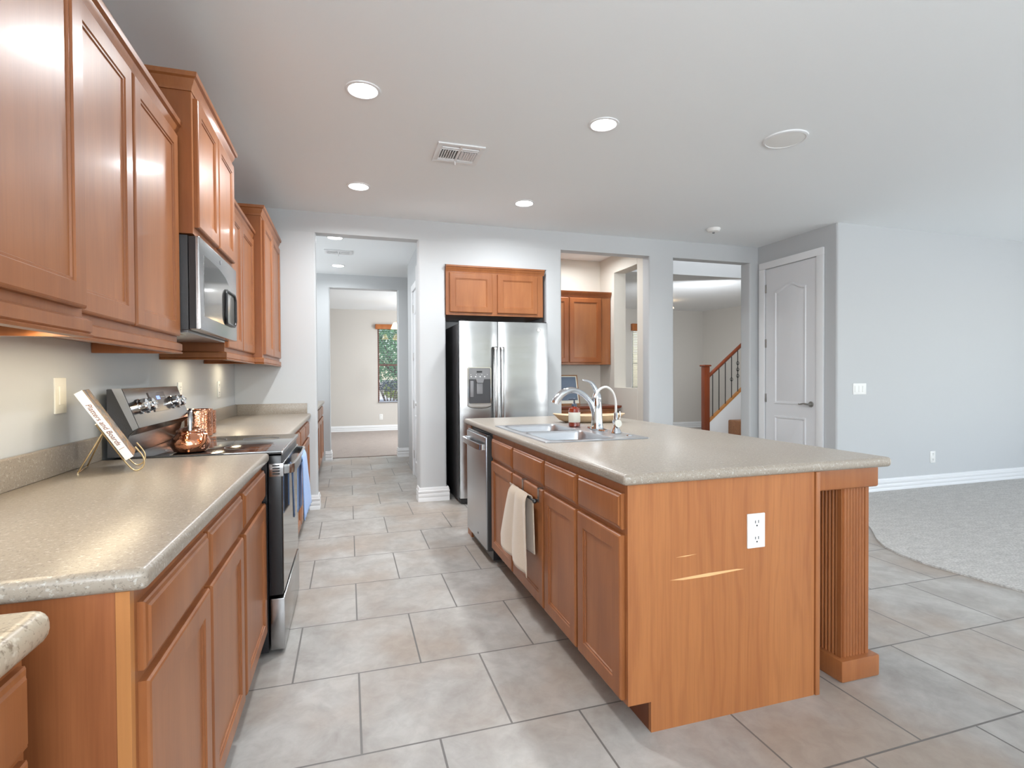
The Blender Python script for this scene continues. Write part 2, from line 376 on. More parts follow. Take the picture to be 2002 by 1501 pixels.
window(1, (-.7, -4.05, .95), (1, 0, 0), (0, 1, 0), 3.1, 1.40, 2, bar=False)
window(6, (3.0, -4.05, .95), (1, 0, 0), (0, 1, 0), 2.3, 1.40, 2, bar=False)
window(7, (XW-.06, -3.35, .95), (0, 1, 0), (1, 0, 0), 2.5, 1.35, 2, bar=False)  # invented unseen nook window, added for the ceiling fill light
window(2, (6.1, -4.05, .7), (1, 0, 0), (0, 1, 0), 2.6, 1.65, 2)
window(3, (9.55, -1.5, .6), (0, 1, 0), (-1, 0, 0), 4.2, 1.8, 3)

# hall: side wall with door, far header wall, carpeted room beyond
mb = MB().box(.80, .93, YB+.135, 7.4, 0, H); mb.vbox(.80, .93, 7.4, 7.5, 0, H, .012); mb.box(.92, 1.6, 7.39, 7.49, 0, H)
struct('wall_hall_right', mb, WALLP)
mb = MB().vbox(-3, -.262, 8.45, 8.62, 0, 2.61); mb.vbox(.745, 3.3, 8.45, 8.62, 0, 2.61); mb.box(-3, 3.3, 8.45, 8.62, 2.61, H)
struct('wall_hall_far', mb, WALL)
mb = B(-3, -2.9, YB, 8.6, 0, H); mb.box(-3, -1.0, YB, YB+.13, 0, H); struct('wall_hall_left', mb, WALL)
# carpeted room
WX0, WX1, WZ0, WZ1 = .655, 1.55, .66, 2.42
mb = B(-3, WX0, 12.7, 12.85, 0, H); mb.box(WX1, 3.3, 12.7, 12.85, 0, H); mb.box(WX0, WX1, 12.7, 12.85, 0, WZ0); mb.box(WX0, WX1, 12.7, 12.85, WZ1, H)
mb.box(-3.1, -3, 8.5, 12.8, 0, H); mb.box(3.2, 3.3, 8.62, 12.8, 0, H)
struct('wall_carpet_room', mb, WALLW)
# butler pantry and stair room walls
mb = MB().box(2.2, 3.3, 6.57, 6.7, 0, H); struct('wall_butler', mb, WALLC)
mb = MB(); mb.box(3.2945, 3.46, 5.47, 5.60, 0, H); mb.box(3.292, 3.46, 6.17, 6.7, 0, H); mb.box(3.292, 3.46, 5.6, 6.17, 0, 1.10); mb.box(3.292, 3.46, 5.6, 6.17, 2.58, H)
struct('wall_niche', mb, WALLC)
struct('wall_stair_side', MB().prism([(8.215, 11.1), (9.30, 5.46), (9.45, 5.46), (8.36, 11.1)], 0, 5.3, 'z'), WALLW)
mb = B(3.3, 6.30, 10.95, 11.07, 0, H); mb.box(6.30, 7.10, 10.95, 11.07, 0, .98); mb.box(6.30, 7.10, 10.95, 11.07, 2.44, H); mb.box(7.10, 8.25, 10.95, 11.07, 0, H)
struct('wall_stair_far', mb, WALLW)
struct('wall_foyer_front', B(XP+.1, 9.45, YB, YB+.12, 0, 5.3), WALL)

# baseboards
BBP = [(0, 0), (.018, 0), (.018, .035), (.015, .040), (.018, .046), (.018, .075), (.014, .081), (.018, .087), (.018, .105), (.013, .112), (.013, .122), (.008, .138), (0, .140)]
def base(name, path, z=0): return struct(name, MB().sweep(path, [(a, b+z) for a, b in BBP]), TRIM)
base('baseboard_right', [(XP, 4.40), (XP, YP), (9.5, YP)][::1] if False else [(XP, 4.37), (XP, YP), (9.5, YP)])
base('baseboard_pier', [(.674, T1+.02), (.674, YB), (.955, YB), (.955, YB+.2)])
base('baseboard_left', [(-.36, YB), (-.285, YB), (-.285, T1), (-1.0, T1)])
base('baseboard_hall_left', [(-.34, 8.45), (-.262, 8.45), (-.262, 8.62)])
base('baseboard_hall_right', [(.745, 8.62), (.745, 8.45), (1.5, 8.45)])
base('baseboard_carpet_room', [(-3, 12.7), (3.2, 12.7)])
base('baseboard_column', [(3.617, YB+.02), (3.617, YB)][::-1] if False else [(3.292, YB), (3.617, YB), (3.617, T1)])
base('baseboard_stair_far', [(3.6, 10.95), (8.245, 10.95), (9.29, 5.5)])

# panelled doors
def arch_panel(mb, M, u0, u1, z0, z1, rise=0, t=.0):
    def loop(ins, n):
        a, b, c, dd = u0+ins, u1-ins, z0+ins, z1-ins; pts = [(a, n, c), (b, n, c)]
        K = 12
        for k in range(K+1):
            s_ = k/K; uu = b+(a-b)*s_; q = abs(2*s_-1)
            pts.append((uu, n, dd-rise+rise*(.5+.5*cos(pi*q))))
        return pts
    mb.rings([loop(0, t), loop(.010, t+.013), loop(.024, t+.013), loop(.036, t+.001), loop(.065, t+.011)], cap0=False, M=M)
def house_door(n, org, u, nn, w_, h_, hinge_far=True, casing=.095):
    M = frame(org, u, nn)
    sl = MB().box(0, w_, -.002, .004, .008, h_, M=M)
    arch_panel(sl, M, .13, w_-.13, .85+.06, h_-.20, .07); arch_panel(sl, M, .13, w_-.13, .17, .78, 0)
    o = struct('door_%d' % n, sl, DOORW)
    c = MB(); c.box(-casing, -.01, -.002, .022, 0, h_+.010, .004, M=M); c.box(w_+.01, w_+casing, -.002, .022, 0, h_+.010, .004, M=M); c.box(-casing, w_+casing, -.002, .022, h_+.0105, h_+.09, .004, M=M)
    part('door_casing', c, TRIM, o)
    hu = w_ if hinge_far else 0
    for z in (.27, h_*.39, h_*.65, h_*.91): part('hinge', MB().box(hu-.012, hu+.014, -.002, .010, z-.05, z+.05, .003, M=M), NICKEL, o)
    ku = .065 if hinge_far else w_-.065
    h = MB().cyl((ku, 0, .93), .031, .012, 'y', 20, M=M); h.cyl((ku, .01, .93), .011, .05, 'y', 12, M=M)
    s_ = 1 if hinge_far else -1
    h.tube(curve([(ku, .055, .93), (ku+s_*.05, .058, .936), (ku+s_*.10, .055, .926), (ku+s_*.125, .052, .93)]), [.011]*6+[.009]*6+[.007]*7, 10, M=M)
    part('door_handle', h, NICKEL, o)
    return o
house_door(1, (XP-.006, 4.472, 0), (0, 1, 0), (-1, 0, 0), .72, 2.508, True)
house_door(2, (.80, 6.0, 0), (0, 1, 0), (-1, 0, 0), .80, 2.32, True)

# window of the carpeted room, its blind and valance
M = frame((WX0, 12.75, WZ0), (1, 0, 0), (0, -1, 0)); f = MB(); ww = WX1-WX0; wh = WZ1-WZ0
f.box(0, .035, -.03, .03, 0, wh, M=M); f.box(ww-.035, ww, -.03, .03, 0, wh, M=M); f.box(.035, ww-.035, -.03, .03, 0, .035, M=M); f.box(.035, ww-.035, -.03, .03, wh-.035, wh, M=M); f.box(.035, ww-.035, -.03, .03, wh/2-.02, wh/2+.02, M=M)
wn = struct('window_4', f, mat('brown_window_frame', (.16, .07, .05), .5)); part('pane', MB().box(.02, ww-.02, -.004, .004, .02, wh-.02, M=M), GLASS, wn)
bl = thing('window_blind', 'open horizontal slat blind with wood valance in the carpeted room window', 'blind', (1.1, 12.68, WZ0))
part('valance', B(WX0-.05, WX1+.05, 12.63, 12.70, 2.37, 2.48, .006), ORANGEW, bl, 'orange wood valance')
sl_ = MB()
for k in range(34): sl_.box(WX0+.02, WX1-.02, 12.655, 12.69, .70+k*.0495, .7012+k*.0495)
part('slats', sl_, BLINDW, bl)
part('bottom_rail', B(WX0+.02, WX1-.02, 12.655, 12.69, .675, .69), BLINDW, bl)
# outlet in carpeted room
# stair room window with blind (closed slats)
M = frame((6.30, 11.0, .98), (1, 0, 0), (0, -1, 0)); f = MB(); W5 = .80; H5 = 1.46
f.box(0, .05, -.03, .03, 0, H5, M=M); f.box(W5-.05, W5, -.03, .03, 0, H5, M=M); f.box(.05, W5-.05, -.03, .03, 0, .05, M=M); f.box(.05, W5-.05, -.03, .03, H5-.05, H5, M=M); f.box(.05, W5-.05, -.03, .03, .53, .58, M=M)
wn = struct('window_5', f, TRIM); part('pane', MB().box(.03, W5-.03, -.004, .004, .03, H5-.03, M=M), GLASS, wn)
bl = thing('window_blind', 'ivory slat blind with dark wood valance seen through the wall niche', 'blind', (6.7, 10.92, 1.0))
part('valance', B(6.27, 7.13, 10.87, 10.945, 2.30, 2.46, .006), ORANGEW, bl, 'dark wood valance')
sl_ = MB()
for k in range(34): sl_.prism([(10.925, 1.01+k*.0385), (10.940, 1.040+k*.0385), (10.942, 1.039+k*.0385), (10.927, 1.009+k*.0385)], 6.315, 7.085, 'x')
part('slats', sl_, BLINDM, bl); part('bottom_rail', B(6.315, 7.085, 10.918, 10.945, .985, 1.005), BLINDM, bl)

# outside
struct('ground_lawn', B(-14, 22, 12.86, 60, -.3, -.15), PAVE)
solo('garden_wall', B(-12, 20, 40, 40.3, -.15, 1.1), STUCCO, 'low pale stucco wall beyond the trees outside the window', 'wall', (4, 40, -.15))
def crown(mb, c, r, n, s_=.12):
    for _ in range(n):
        while True:
            p = Vector((random.uniform(-1, 1), random.uniform(-1, 1), random.uniform(-1, 1)))
            if .35 < p.length < 1: break
        q = Vector((c[0]+p.x*r[0], c[1]+p.y*r[1], c[2]+p.z*r[2])); a = Vector((random.gauss(0, 1), random.gauss(0, 1), random.gauss(0, 1))).normalized()
        b = a.orthogonal().normalized(); e = a.cross(b); k = s_*random.uniform(.6, 1.3)
        mb.faces([tuple(q+b*k), tuple(q+e*k*.5), tuple(q-b*k), tuple(q-e*k*.5)], [(0, 1, 2, 3)])
def tree(label, x, y, trunk_h, r, n, m, name='tree', s_=.13, grp=None):
    t = thing(name, label, 'tree' if name == 'tree' else 'shrub', (x, y, -.15), grp)
    c = MB(); crown(c, (x, y, trunk_h+r[2]*.8), r, n, s_); part('foliage', c, m, t)
    tr = MB(); tr.tube([(x, y, -.16), (x+.05, y, trunk_h*.5), (x-.03, y, trunk_h+r[2]*.5)], [.16, .12, .07], 8)
    for k in range(6):
        a = k*1.05; tr.tube([(x, y, trunk_h*.9), (x+r[0]*.5*cos(a), y+r[1]*.5*sin(a), trunk_h+r[2]*.6)], [.06, .02], 6)
    part('trunk', tr, BARK, t)
tree('large leafy green tree filling the upper half of the far window', 2.0, 22, 1.35, (3.2, 2.4, 2.3), 15000, LEAF, s_=.075)
tree('second green tree further behind the large one outside the window', 4.9, 30, 1.8, (4.0, 2.5, 3.4), 9000, LEAF, s_=.11)
tree('yellow green round bush at left below the tree outside', 2.35, 27, .25, (.75, .6, .45), 700, LEAFY, 'garden_shrub', .09)
tree('yellow green round bush at right below the tree outside', 4.0, 27, .25, (.7, .6, .45), 700, LEAFY, 'garden_shrub', .09)
t = thing('branching_shrub', 'dark multi-stemmed shrub standing close outside the lower window pane', 'shrub', (1.05, 14.6, -.15))
sb = MB()
for k in range(11):
    a = k*.6; sb.tube(curve([(1.05, 14.6, -.15), (1.05+.10*cos(a), 14.6+.1*sin(a), .5), (1.05+.26*cos(a), 14.6+.2*sin(a), .95)], 4), [.016]*5+[.010]*4, 6)
part('stems', sb, BARK, t); fb = MB(); crown(fb, (1.05, 14.6, 1.02), (.34, .3, .16), 420, .035); part('foliage', fb, mat('dark_blue_leaf', (.04, .07, .09), .5), t)

# ------------------------------------------------------------------ ceiling fixtures
def can_light(x, y, z, label, group, r=.083, power=14):
    t = thing('recessed_light', label, 'ceiling light', (x, y, z), group)
    part('trim_ring', MB().lathe((x, y, z), [(r+.012, 0), (r+.010, -.005), (r-.004, -.007), (r-.008, -.002), (r-.008, .0)], 40, False, False), TRIM, t)
    part('bulb_lens', MB().lathe((x, y, z), [(r-.006, -.0025), (r*.6, -.0045), (.001, -.005)], 40, False, True), LAMPG, t)
    return t
def can_lamp(x, y, z, power, r=.075):
    l = bpy.data.lights.new('downlight', 'AREA'); l.shape = 'DISK'; l.size = 2*r; l.energy = power; l.color = (.94, .975, 1.0); l.spread = radians(165)
    o = bpy.data.objects.new('downlight', l); COL.objects.link(o); o.location = (x, y, z-.012)
cans = [(.090, 3.012, H, 'recessed downlight nearest the upper cabinets, left of the front pair', 12), (1.529, 2.995, H, 'recessed downlight above the sink island, right of the front pair', 12),
        (.094, 4.528, H, 'recessed downlight near the hall opening, left of the rear pair', 10), (1.529, 4.549, H, 'recessed downlight in front of the fridge, right of the rear pair', 10),
        (-.128, 6.244, H, 'recessed downlight inside the hall, before the hall vent', 5), (-.123, 7.793, H, 'recessed downlight inside the hall, beyond the hall vent', 5)]
c0 = None
for x, y, z, lb, pw in cans:
    g = 'recessed lights in the kitchen ceiling' if y < 5 else 'recessed lights in the hall ceiling'
    if c0 is None: c0 = can_light(x, y, z, lb, g)
    else: c = dup(c0, (x, y, z), lb); c['group'] = g
    can_lamp(x, y, z, pw)
for x, y, pw in ((2.75, 6.0, 6), (1.2, 10.5, 10), (6.2, 9.0, 8)): can_lamp(x, y, H, pw)
# (lamps of those rooms have their own fixtures below)
can = dup(c0, (2.75, 6.0, H), 'recessed downlight over the butler pantry counter behind the pass-through'); can['group'] = 'recessed lights in side rooms'  # unseen fixture added to light the butler pantry
def vent(x0, x1, y0, y1, label, rows=7):
    z = H; t = thing('ceiling_vent', label, 'vent', ((x0+x1)/2, (y0+y1)/2, z))
    f = MB(); f.box(x0, x1, y0, y0+.035, z-.010, z, .003); f.box(x0, x1, y1-.035, y1, z-.010, z, .003); f.box(x0, x0+.035, y0+.0352, y1-.0352, z-.0098, z-.0002, .002); f.box(x1-.035, x1, y0+.0352, y1-.0352, z-.0098, z-.0002, .002)
    xm = (x0+x1)/2; f.box(xm-.008, xm+.008, y0+.036, y1-.036, z-.0108, z-.001)
    part('vent_frame', f, TRIM, t)
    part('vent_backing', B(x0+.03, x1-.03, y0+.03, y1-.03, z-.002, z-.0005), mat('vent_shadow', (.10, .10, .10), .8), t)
    s_ = MB()
    for side in (0, 1):
        a, b = (x0+.036, xm-.009) if side == 0 else (xm+.009, x1-.036)
        for k in range(rows):
            u = a+(b-a)*(k+.5)/rows; dx = -.012 if side == 0 else .012
            s_.prism([(u-.003, z-.001), (u+.003, z-.001), (u+dx+.003, z-.014), (u+dx-.003, z-.014)], y0+.10, y1-.08, 'y')
        for yy in (y0+.05, y0+.075, y1-.065, y1-.045): s_.prism([(yy, z-.001), (yy+.004, z-.001), (yy+.012, z-.013), (yy+.006, z-.013)], a, b, 'x')
    part('louvre_slats', s_, TRIM, t)
    part('damper_lever', MB().box(xm-.003, xm+.003, y1-.05, y1-.04, z-.04, z-.01), TRIM, t)
vent(.585, .91, 3.517, 3.83, 'white square louvred air vent in the kitchen ceiling')
vent(-.27, .06, 6.84, 7.06, 'white air vent in the hall ceiling between two downlights', 8)
sp = thing('ceiling_speaker', 'round white flush speaker in the ceiling at the right', 'speaker', (2.777, 2.835, H))
part('grille', MB().lathe((2.777, 2.835, H), [(.122, -.008), (.10, -.010), (.001, -.011)], 48, False, True), WHITEP, sp)
part('bezel', MB().lathe((2.777, 2.835, H), [(.137, 0), (.136, -.008), (.122, -.011), (.120, -.006)], 48, False, False), TRIM, sp)
sd = thing('smoke_detector', 'small white round smoke detector on the ceiling near the pantry', 'smoke detector', (3.728, 4.775, H))
part('housing', MB().lathe((3.728, 4.775, H), [(.07, 0), (.07, -.012), (.058, -.032), (.04, -.038), (.001, -.040)], 32, False, True), WHITEP, sd)
part('test_button', MB().lathe((3.728, 4.775, H-.038), [(.012, 0), (.012, -.012), (.001, -.014)], 16, False, True), GREYP, sd)
fl = thing('flush_ceiling_light', 'small white ceiling lamp in the stair room beside the column', 'ceiling light', (6.35, 9.6, H))
part('lamp_base', MB().lathe((6.35, 9.6, H), [(.10, 0), (.10, -.03), (.06, -.04)], 24), NICKEL, fl)
part('lamp_shade', MB().lathe((6.35, 9.6, H-.04), [(.07, 0), (.14, -.12), (.13, -.125), (.001, -.10)], 24, False, True), SHADEG, fl)
ch = thing('hanging_lamp', 'lamp with glowing glass shades hanging in the carpeted room', 'lamp', (1.12, 11.2, H))
part('lamp_rod', MB().cyl((1.12, 11.2, 2.3), .008, H-2.3, 'z', 8), NICKEL, ch)
arms = MB()
for k in range(3):
    a = k*2.094+pi; arms.tube(curve([(1.12, 11.2, 2.42), (1.12+.1*cos(a), 11.2+.1*sin(a), 2.46), (1.12+.19*cos(a), 11.2+.19*sin(a), 2.38)], 4), .007, 6)
part('lamp_arm', arms, NICKEL, ch)
for k in range(3):
    a = k*2.094+pi; part('lamp_shade', MB().lathe((1.12+.19*cos(a), 11.2+.19*sin(a), 2.38), [(.03, 0), (.045, -.03), (.085, -.13), (.08, -.13), (.04, -.03)], 20, True, False), SHADEG, ch)

# ------------------------------------------------------------------ cabinets
def door_front(root, M, u0, u1, z0, z1, t=.020, name='door', fw=.056, m=None, label=None):
    def lp(i, n): return [(u0+i, n, z0+i), (u1-i, n, z0+i), (u1-i, n, z1-i), (u0+i, n, z1-i)]
    f = MB().rings([lp(0, 0), lp(0, t-.006), lp(.003, t-.002), lp(.007, t), lp(fw, t), lp(fw+.003, t-.004), lp(fw+.009, t-.004), lp(fw+.012, t-.010), lp(fw+.012, 0)], closed=True, M=M)
    o = part(name, f, m or CAB, root, label, 20)
    i = fw+.010
    part('door_panel', MB().box(u0+i, u1-i, .002, t-.0085, z0+i, z1-i, M=M), CABP, o)
    return o
def drawer_front(root, M, u0, u1, z0, z1, t=.020, m=None):
    def lp(i, n): return [(u0+i, n, z0+i), (u1-i, n, z0+i), (u1-i, n, z1-i), (u0+i, n, z1-i)]
    f = MB().rings([lp(0, 0), lp(0, t-.010), lp(.003, t-.007), lp(.010, t-.005), lp(.014, t-.001), lp(.018, t)], M=M)
    return part('drawer', f, m or CAB, root, None, 20)
CROWN = [(0, -.070), (.006, -.070), (.008, -.055), (.016, -.040), (.020, -.024), (.030, -.018), (.032, -.003), (.032, 0), (0, 0)]
RAIL = [(-.012, 0), (.018, 0), (.020, .006), (.014, .010), (.018, .014), (.018, .040), (.010, .046), (0, .048), (-.012, .048)]

def upper(label, y0, y1, xbox, z0, z1, doors, dz0, dz1, crown=True, rail=True, side_ret=(True, True), name='wall_cabinet', railz=None):
    t = thing(name, label, 'cabinet', (XW, (y0+y1)/2, z0), 'wall cabinets along the left wall')
    b = MB().box(XW+.002, xbox, y0+.001, y1-.001, z0, z1)
    part('cabinet_box', b, CABD, t)
    ff = MB(); 
    M = frame((xbox, 0, 0), (0, 1, 0), (1, 0, 0))
    us = [d_[0] for d_ in doors]+[doors[-1][1]]
    ff.box(y0+.001, doors[0][0]+.012, 0, .003, z0, z1, M=M); ff.box(doors[-1][1]-.012, y1-.001, 0, .003, z0, z1, M=M); ff.box(doors[0][0]+.012, doors[-1][1]-.012, 0, .003, z0, dz0+.012, M=M); ff.box(doors[0][0]+.012, doors[-1][1]-.012, 0, .003, dz1-.012, z1, M=M)
    part('face_frame', ff, CAB, t)
    for a, b_ in doors: door_front(t, frame((xbox+.003, 0, 0), (0, 1, 0), (1, 0, 0)), a, b_, dz0, dz1, .019)
    pth = [(xbox, y0+.001), (xbox, y1-.001)]
    if side_ret[0]: pth = [(XW+.002, y0+.001)]+pth
    if side_ret[1]: pth = pth+[(XW+.002, y1-.001)]
    if crown: part('crown_moulding', MB().sweep(pth, [(a, b_+z1+.012) for a, b_ in CROWN]), CAB, t)
    if rail: 
        rz = railz; part('light_rail', MB().sweep(pth, [(a, b_+rz) for a, b_ in RAIL]), CAB, t)
    return t
upper('wood wall cabinet nearest the camera, taller and deeper than its neighbour', .90, 1.56, -.628, 1.385, 2.50, [(.925, 1.235), (1.245, 1.545)][:0] or [(.93, 1.545)], 1.418, 2.44, railz=1.350)
upper('two door wood wall cabinet between the nearest one and the microwave', 1.562, 2.553, -.692, 1.392, 2.312, [(1.60, 2.045), (2.062, 2.538)], 1.424, 2.262, side_ret=(False, True), railz=1.352)
upper('short raised wood wall cabinet above the microwave', 2.555, 3.358, -.628, 1.862, 2.518, [(2.585, 2.955), (2.972, 3.342)], 1.895, 2.445, rail=False)
upper('lower two door wood wall cabinet just beyond the microwave', 3.36, 4.298, -.675, 1.392, 2.312, [(3.39, 3.82), (3.835, 4.28)], 1.424, 2.262, side_ret=(True, False), railz=1.352)
upper('tall wood wall cabinet at the far end beside the back wall', 4.30, YB-.002, -.612, 1.392, 2.505, [(4.36, 4.80), (4.812, 5.30)], 1.424, 2.43, side_ret=(True, False), railz=1.352)
# under-cabinet strips
for k, (y0, y1, x, lb) in enumerate([(.95, 1.545, -.700, 'slim warm light strip under the nearest wall cabinet'), (1.70, 2.45, -.742, 'slim warm light strip under the two door wall cabinet'), (3.62, 3.86, -.80, 'slim warm light strip under the cabinet beyond the microwave'), (4.60, 4.84, -.85, 'slim warm light strip under the far end wall cabinet')]):
    zt = 1.385 if k == 0 else 1.392
    t = thing('under_cabinet_light', lb, 'light', (x, (y0+y1)/2, zt-.02), 'under cabinet lights')
    part('light_housing', B(x-.030, x+.030, y0, y1, zt-.018, zt-.001, .003), WHITEP, t)
    part('light_diffuser', B(x-.022, x+.022, y0+.01, y1-.01, zt-.021, zt-.018), WARMG, t)
    area('under_cabinet_glow', (x, (y0+y1)/2, zt-.024), (0, 0, -1), .04, y1-y0-.03, (.8, .8, .55, .45)[k], (1, .86, .62))

def slab(mb, x0, x1, y0, y1, z0, z1, r=.014, hole=None, corner=.0):
    b = bmesh.new()
    xs = [x0, x1] if not hole else [x0, hole[0], hole[1], x1]; ys = [y0, y1] if not hole else [y0, hole[2], hole[3], y1]
    V = [[b.verts.new((x, y, z1)) for x in xs] for y in ys]
    fs = []
    for j in range(len(ys)-1):
        for i in range(len(xs)-1):
            if hole and i == 1 and j == 1: continue
            fs.append(b.faces.new((V[j][i], V[j][i+1], V[j+1][i+1], V[j+1][i])))
    ex = bmesh.ops.extrude_face_region(b, geom=fs)
    for v in [g for g in ex['geom'] if isinstance(g, bmesh.types.BMVert)]: v.co.z = z0
    bmesh.ops.recalc_face_normals(b, faces=b.faces)
    def outer(e):
        for v in e.verts:
            if not (abs(v.co.x-x0) < 1e-5 or abs(v.co.x-x1) < 1e-5 or abs(v.co.y-y0) < 1e-5 or abs(v.co.y-y1) < 1e-5): return False
        m_ = (e.verts[0].co+e.verts[1].co)/2
        on = abs(m_.x-x0) < 1e-5 or abs(m_.x-x1) < 1e-5 or abs(m_.y-y0) < 1e-5 or abs(m_.y-y1) < 1e-5
        return on and len(e.link_faces) == 2 and e.calc_face_angle(0) > .5
    bmesh.ops.bevel(b, geom=[e for e in b.edges if outer(e)], offset=r, segments=4, affect='EDGES', profile=.5)
    mb.add(b); return mb

ZC = .914; ZB = .874
def base_cab(label, M, u0, u1, depth, doors, drawers, group, zt=ZB-.002, bt=None, dz=(.118, .694), wz=(.714, .840), toe=.075, name='base_cabinet', loc=(0, 0, 0), ft=.02, toez=.105):
    t = thing(name, label, 'cabinet', loc, group)
    part('cabinet_box', MB().box(u0, u1, -depth, -.003, toez, bt or zt, M=M), CABD, t)
    part('toe_kick', MB().box(u0, u1, -toe-.012, -toe, 0, toez, M=M), BASEK, t)
    part('face_frame', MB().box(u0, u1, -.003, 0, toez, zt, M=M), CAB, t)
    for a, b_ in drawers: drawer_front(t, M, a, b_, wz[0], wz[1], ft)
    for a, b_ in doors: door_front(t, M, a, b_, dz[0], dz[1], ft)
    return t
# left run
ML = frame((-.372, 0, 0), (0, 1, 0), (1, 0, 0))
c = base_cab('two drawer wood base cabinet with two doors at the near end of the left run', ML, 1.106, 2.048, .60, [(1.118, 1.566), (1.582, 2.030)], [(1.118, 1.566), (1.582, 2.030)], 'base cabinets along the left wall', loc=(-.68, 1.6, 0))
part('end_panel', MB().prism([(XW+.005, 0), (-.395, 0), (-.395, ZB-.002), (XW+.005, ZB-.002)], 1.090, 1.105), PANELD, c, 'dark grained laminate end panel')
part('corner_stile', B(-.394, -.372, 1.088, 1.106, 0, ZB-.002), wood('light_stile_wood', (.56, .25, .085), (.50, .21, .07)), c, 'lighter wood corner strip')
base_cab('single door wood base cabinet between its wider neighbour and the stove', ML, 2.050, 2.566, .60, [(2.068, 2.552)], [(2.068, 2.552)], 'base cabinets along the left wall', loc=(-.68, 2.3, 0))
base_cab('wood base cabinet just beyond the stove under the far counter', ML, 3.342, 4.33, .60, [(3.36, 3.83), (3.845, 4.31)], [(3.36, 3.83), (3.845, 4.31)], 'base cabinets along the left wall', loc=(-.68, 3.8, 0))
base_cab('wood base cabinet against the back wall under the far counter', ML, 4.332, YB-.004, .60, [(4.35, 4.82), (4.835, 5.30)], [(4.35, 4.82), (4.835, 5.30)], 'base cabinets along the left wall', loc=(-.68, 4.8, 0))
t = thing('countertop', 'long taupe speckled countertop in the left foreground ending at the stove', 'countertop', (-.66, 1.8, ZB))
part('worktop', slab(MB(), XW+.002, -.340, 1.0715, 2.572, ZB, ZC), CTOP, t)
part('backsplash', MB().box(XW+.002, XW+.024, 1.09, 2.568, ZC-.002, 1.012, .009, 3), CTOP, t)
t = thing('countertop', 'taupe speckled countertop on the far side of the stove against the back wall', 'countertop', (-.66, 4.3, ZB))
part('worktop', slab(MB(), XW+.002, -.340, 3.336, YB-.002, ZB, ZC), CTOP, t)
sp_ = MB().box(XW+.002, XW+.024, 3.336, YB-.002, ZC-.002, 1.010, .006, 2); sp_.box(XW+.024, -.371, YB-.024, YB-.002, ZC-.002, 1.010, .004, 2); part('backsplash', sp_, CTOP, t)
# low desk section at the very front
MD = frame((-.480, 0, 0), (0, 1, 0), (1, 0, 0))
c = base_cab('wood drawer unit of the separate low desk at bottom left corner', MD, .35, .988, .50, [(.37, .66)][:0], [(.37, .975)], 'desk units', zt=.838, wz=(.690, .815), loc=(-.7, .67, 0))
for a, b_ in ((.455, .672), (.13, .437)): drawer_front(c, MD, .37, .975, a, b_, .02)
t = solo('desk_top', slab(MB(), XW+.002, -.443, .30, 1.003, .840, .893, .022), DTOP, 'granite look desk top with rounded corner at lower left edge of the picture', 'desk top', (-.7, .65, .84))

# ------------------------------------------------------------------ stove
S0, S1 = 2.578, 3.330
t = thing('stove', 'freestanding electric range with black glass cooktop between the left counters', 'stove', (-.65, 2.95, 0))
b = MB().box(XW+.035, -.352, S0+.002, S1-.002, .015, .906); b.box(XW+.05, -.40, S0+.03, S1-.03, 0, .02); part('oven_body', b, BLACK, t)
b = MB().box(-.90, -.290, S0, S1, .906, .921, .004, 2); ck = part('cooktop', b, BGLASS, t)
for (x, y, r) in ((-.45, 2.78, .11), (-.45, 3.13, .09), (-.72, 2.78, .08), (-.72, 3.13, .10)):
    part('burner_ring', MB().lathe((x, y, .9212), [(r, 0), (r, .0004), (r-.003, .0004), (r-.003, 0)], 40, False, False), GREYP, ck)
part('cooktop_trim', B(-.292, -.284, S0, S1, .902, .920, .002), STEEL, t)
pg = [(-.955, .92), (-.955, 1.205), (-.902, 1.205), (-.842, 1.040), (-.880, 1.006), (-.900, .92)]
part('backguard', MB().prism(pg, S0+.012, S1-.002), STEELD, t)
part('backguard_side', MB().prism([(-.953, .921), (-.953, 1.203), (-.905, 1.203), (-.846, 1.040), (-.882, 1.008), (-.902, .921)], S0+.0005, S0+.012), BLACKT, t, 'black side cap of the backguard')
part('backguard_edge_trim', MB().prism([(-.935, 1.206), (-.901, 1.206), (-.841, 1.041), (-.862, 1.030)], S0-.001, S0+.0005), STEELL, t)
sd_ = Vector((.060, 0, -.165)).normalized(); nrm = Vector((.165, 0, .060)).normalized(); T0 = Vector((-.902, 0, 1.205))
def onface(y, s_, h): return T0+Vector((0, y, 0))+sd_*s_+nrm*h
def face_box(y0, y1, s0, s1, h0, h1):
    vs = [tuple(onface(y, s_, h)) for y in (y0, y1) for s_ in (s0, s1) for h in (h0, h1)]
    return MB().faces(vs, [(0, 1, 3, 2), (4, 6, 7, 5), (0, 4, 5, 1), (2, 3, 7, 6), (0, 2, 6, 4), (1, 5, 7, 3)])
pn = part('control_panel', face_box(2.845, 3.06, .025, .120, 0, .004), mat('brown_black_display_glass', (.10, .07, .06), .12), t)
part('display', face_box(2.93, 2.975, .045, .062, .004, .005), mat('blue_led_display', (.05, .08, .3), .3, emit=(.2, .3, 1), es=1.0), pn)
dots = MB()
for i in range(5):
    for j in range(4):
        yy = 2.862+.011*i if j % 2 else 2.99+.013*i; s0 = .05+.017*j
        v = face_box(yy, yy+.005, s0, s0+.003, .004, .0046); me = bpy.data.meshes.new('q'); v.bm.to_mesh(me); v.bm.free(); dots.bm.from_mesh(me); bpy.data.meshes.remove(me)
part('touch_buttons', dots, WHITEP, pn)
Q = nrm.to_track_quat('Z', 'X').to_matrix().to_4x4()
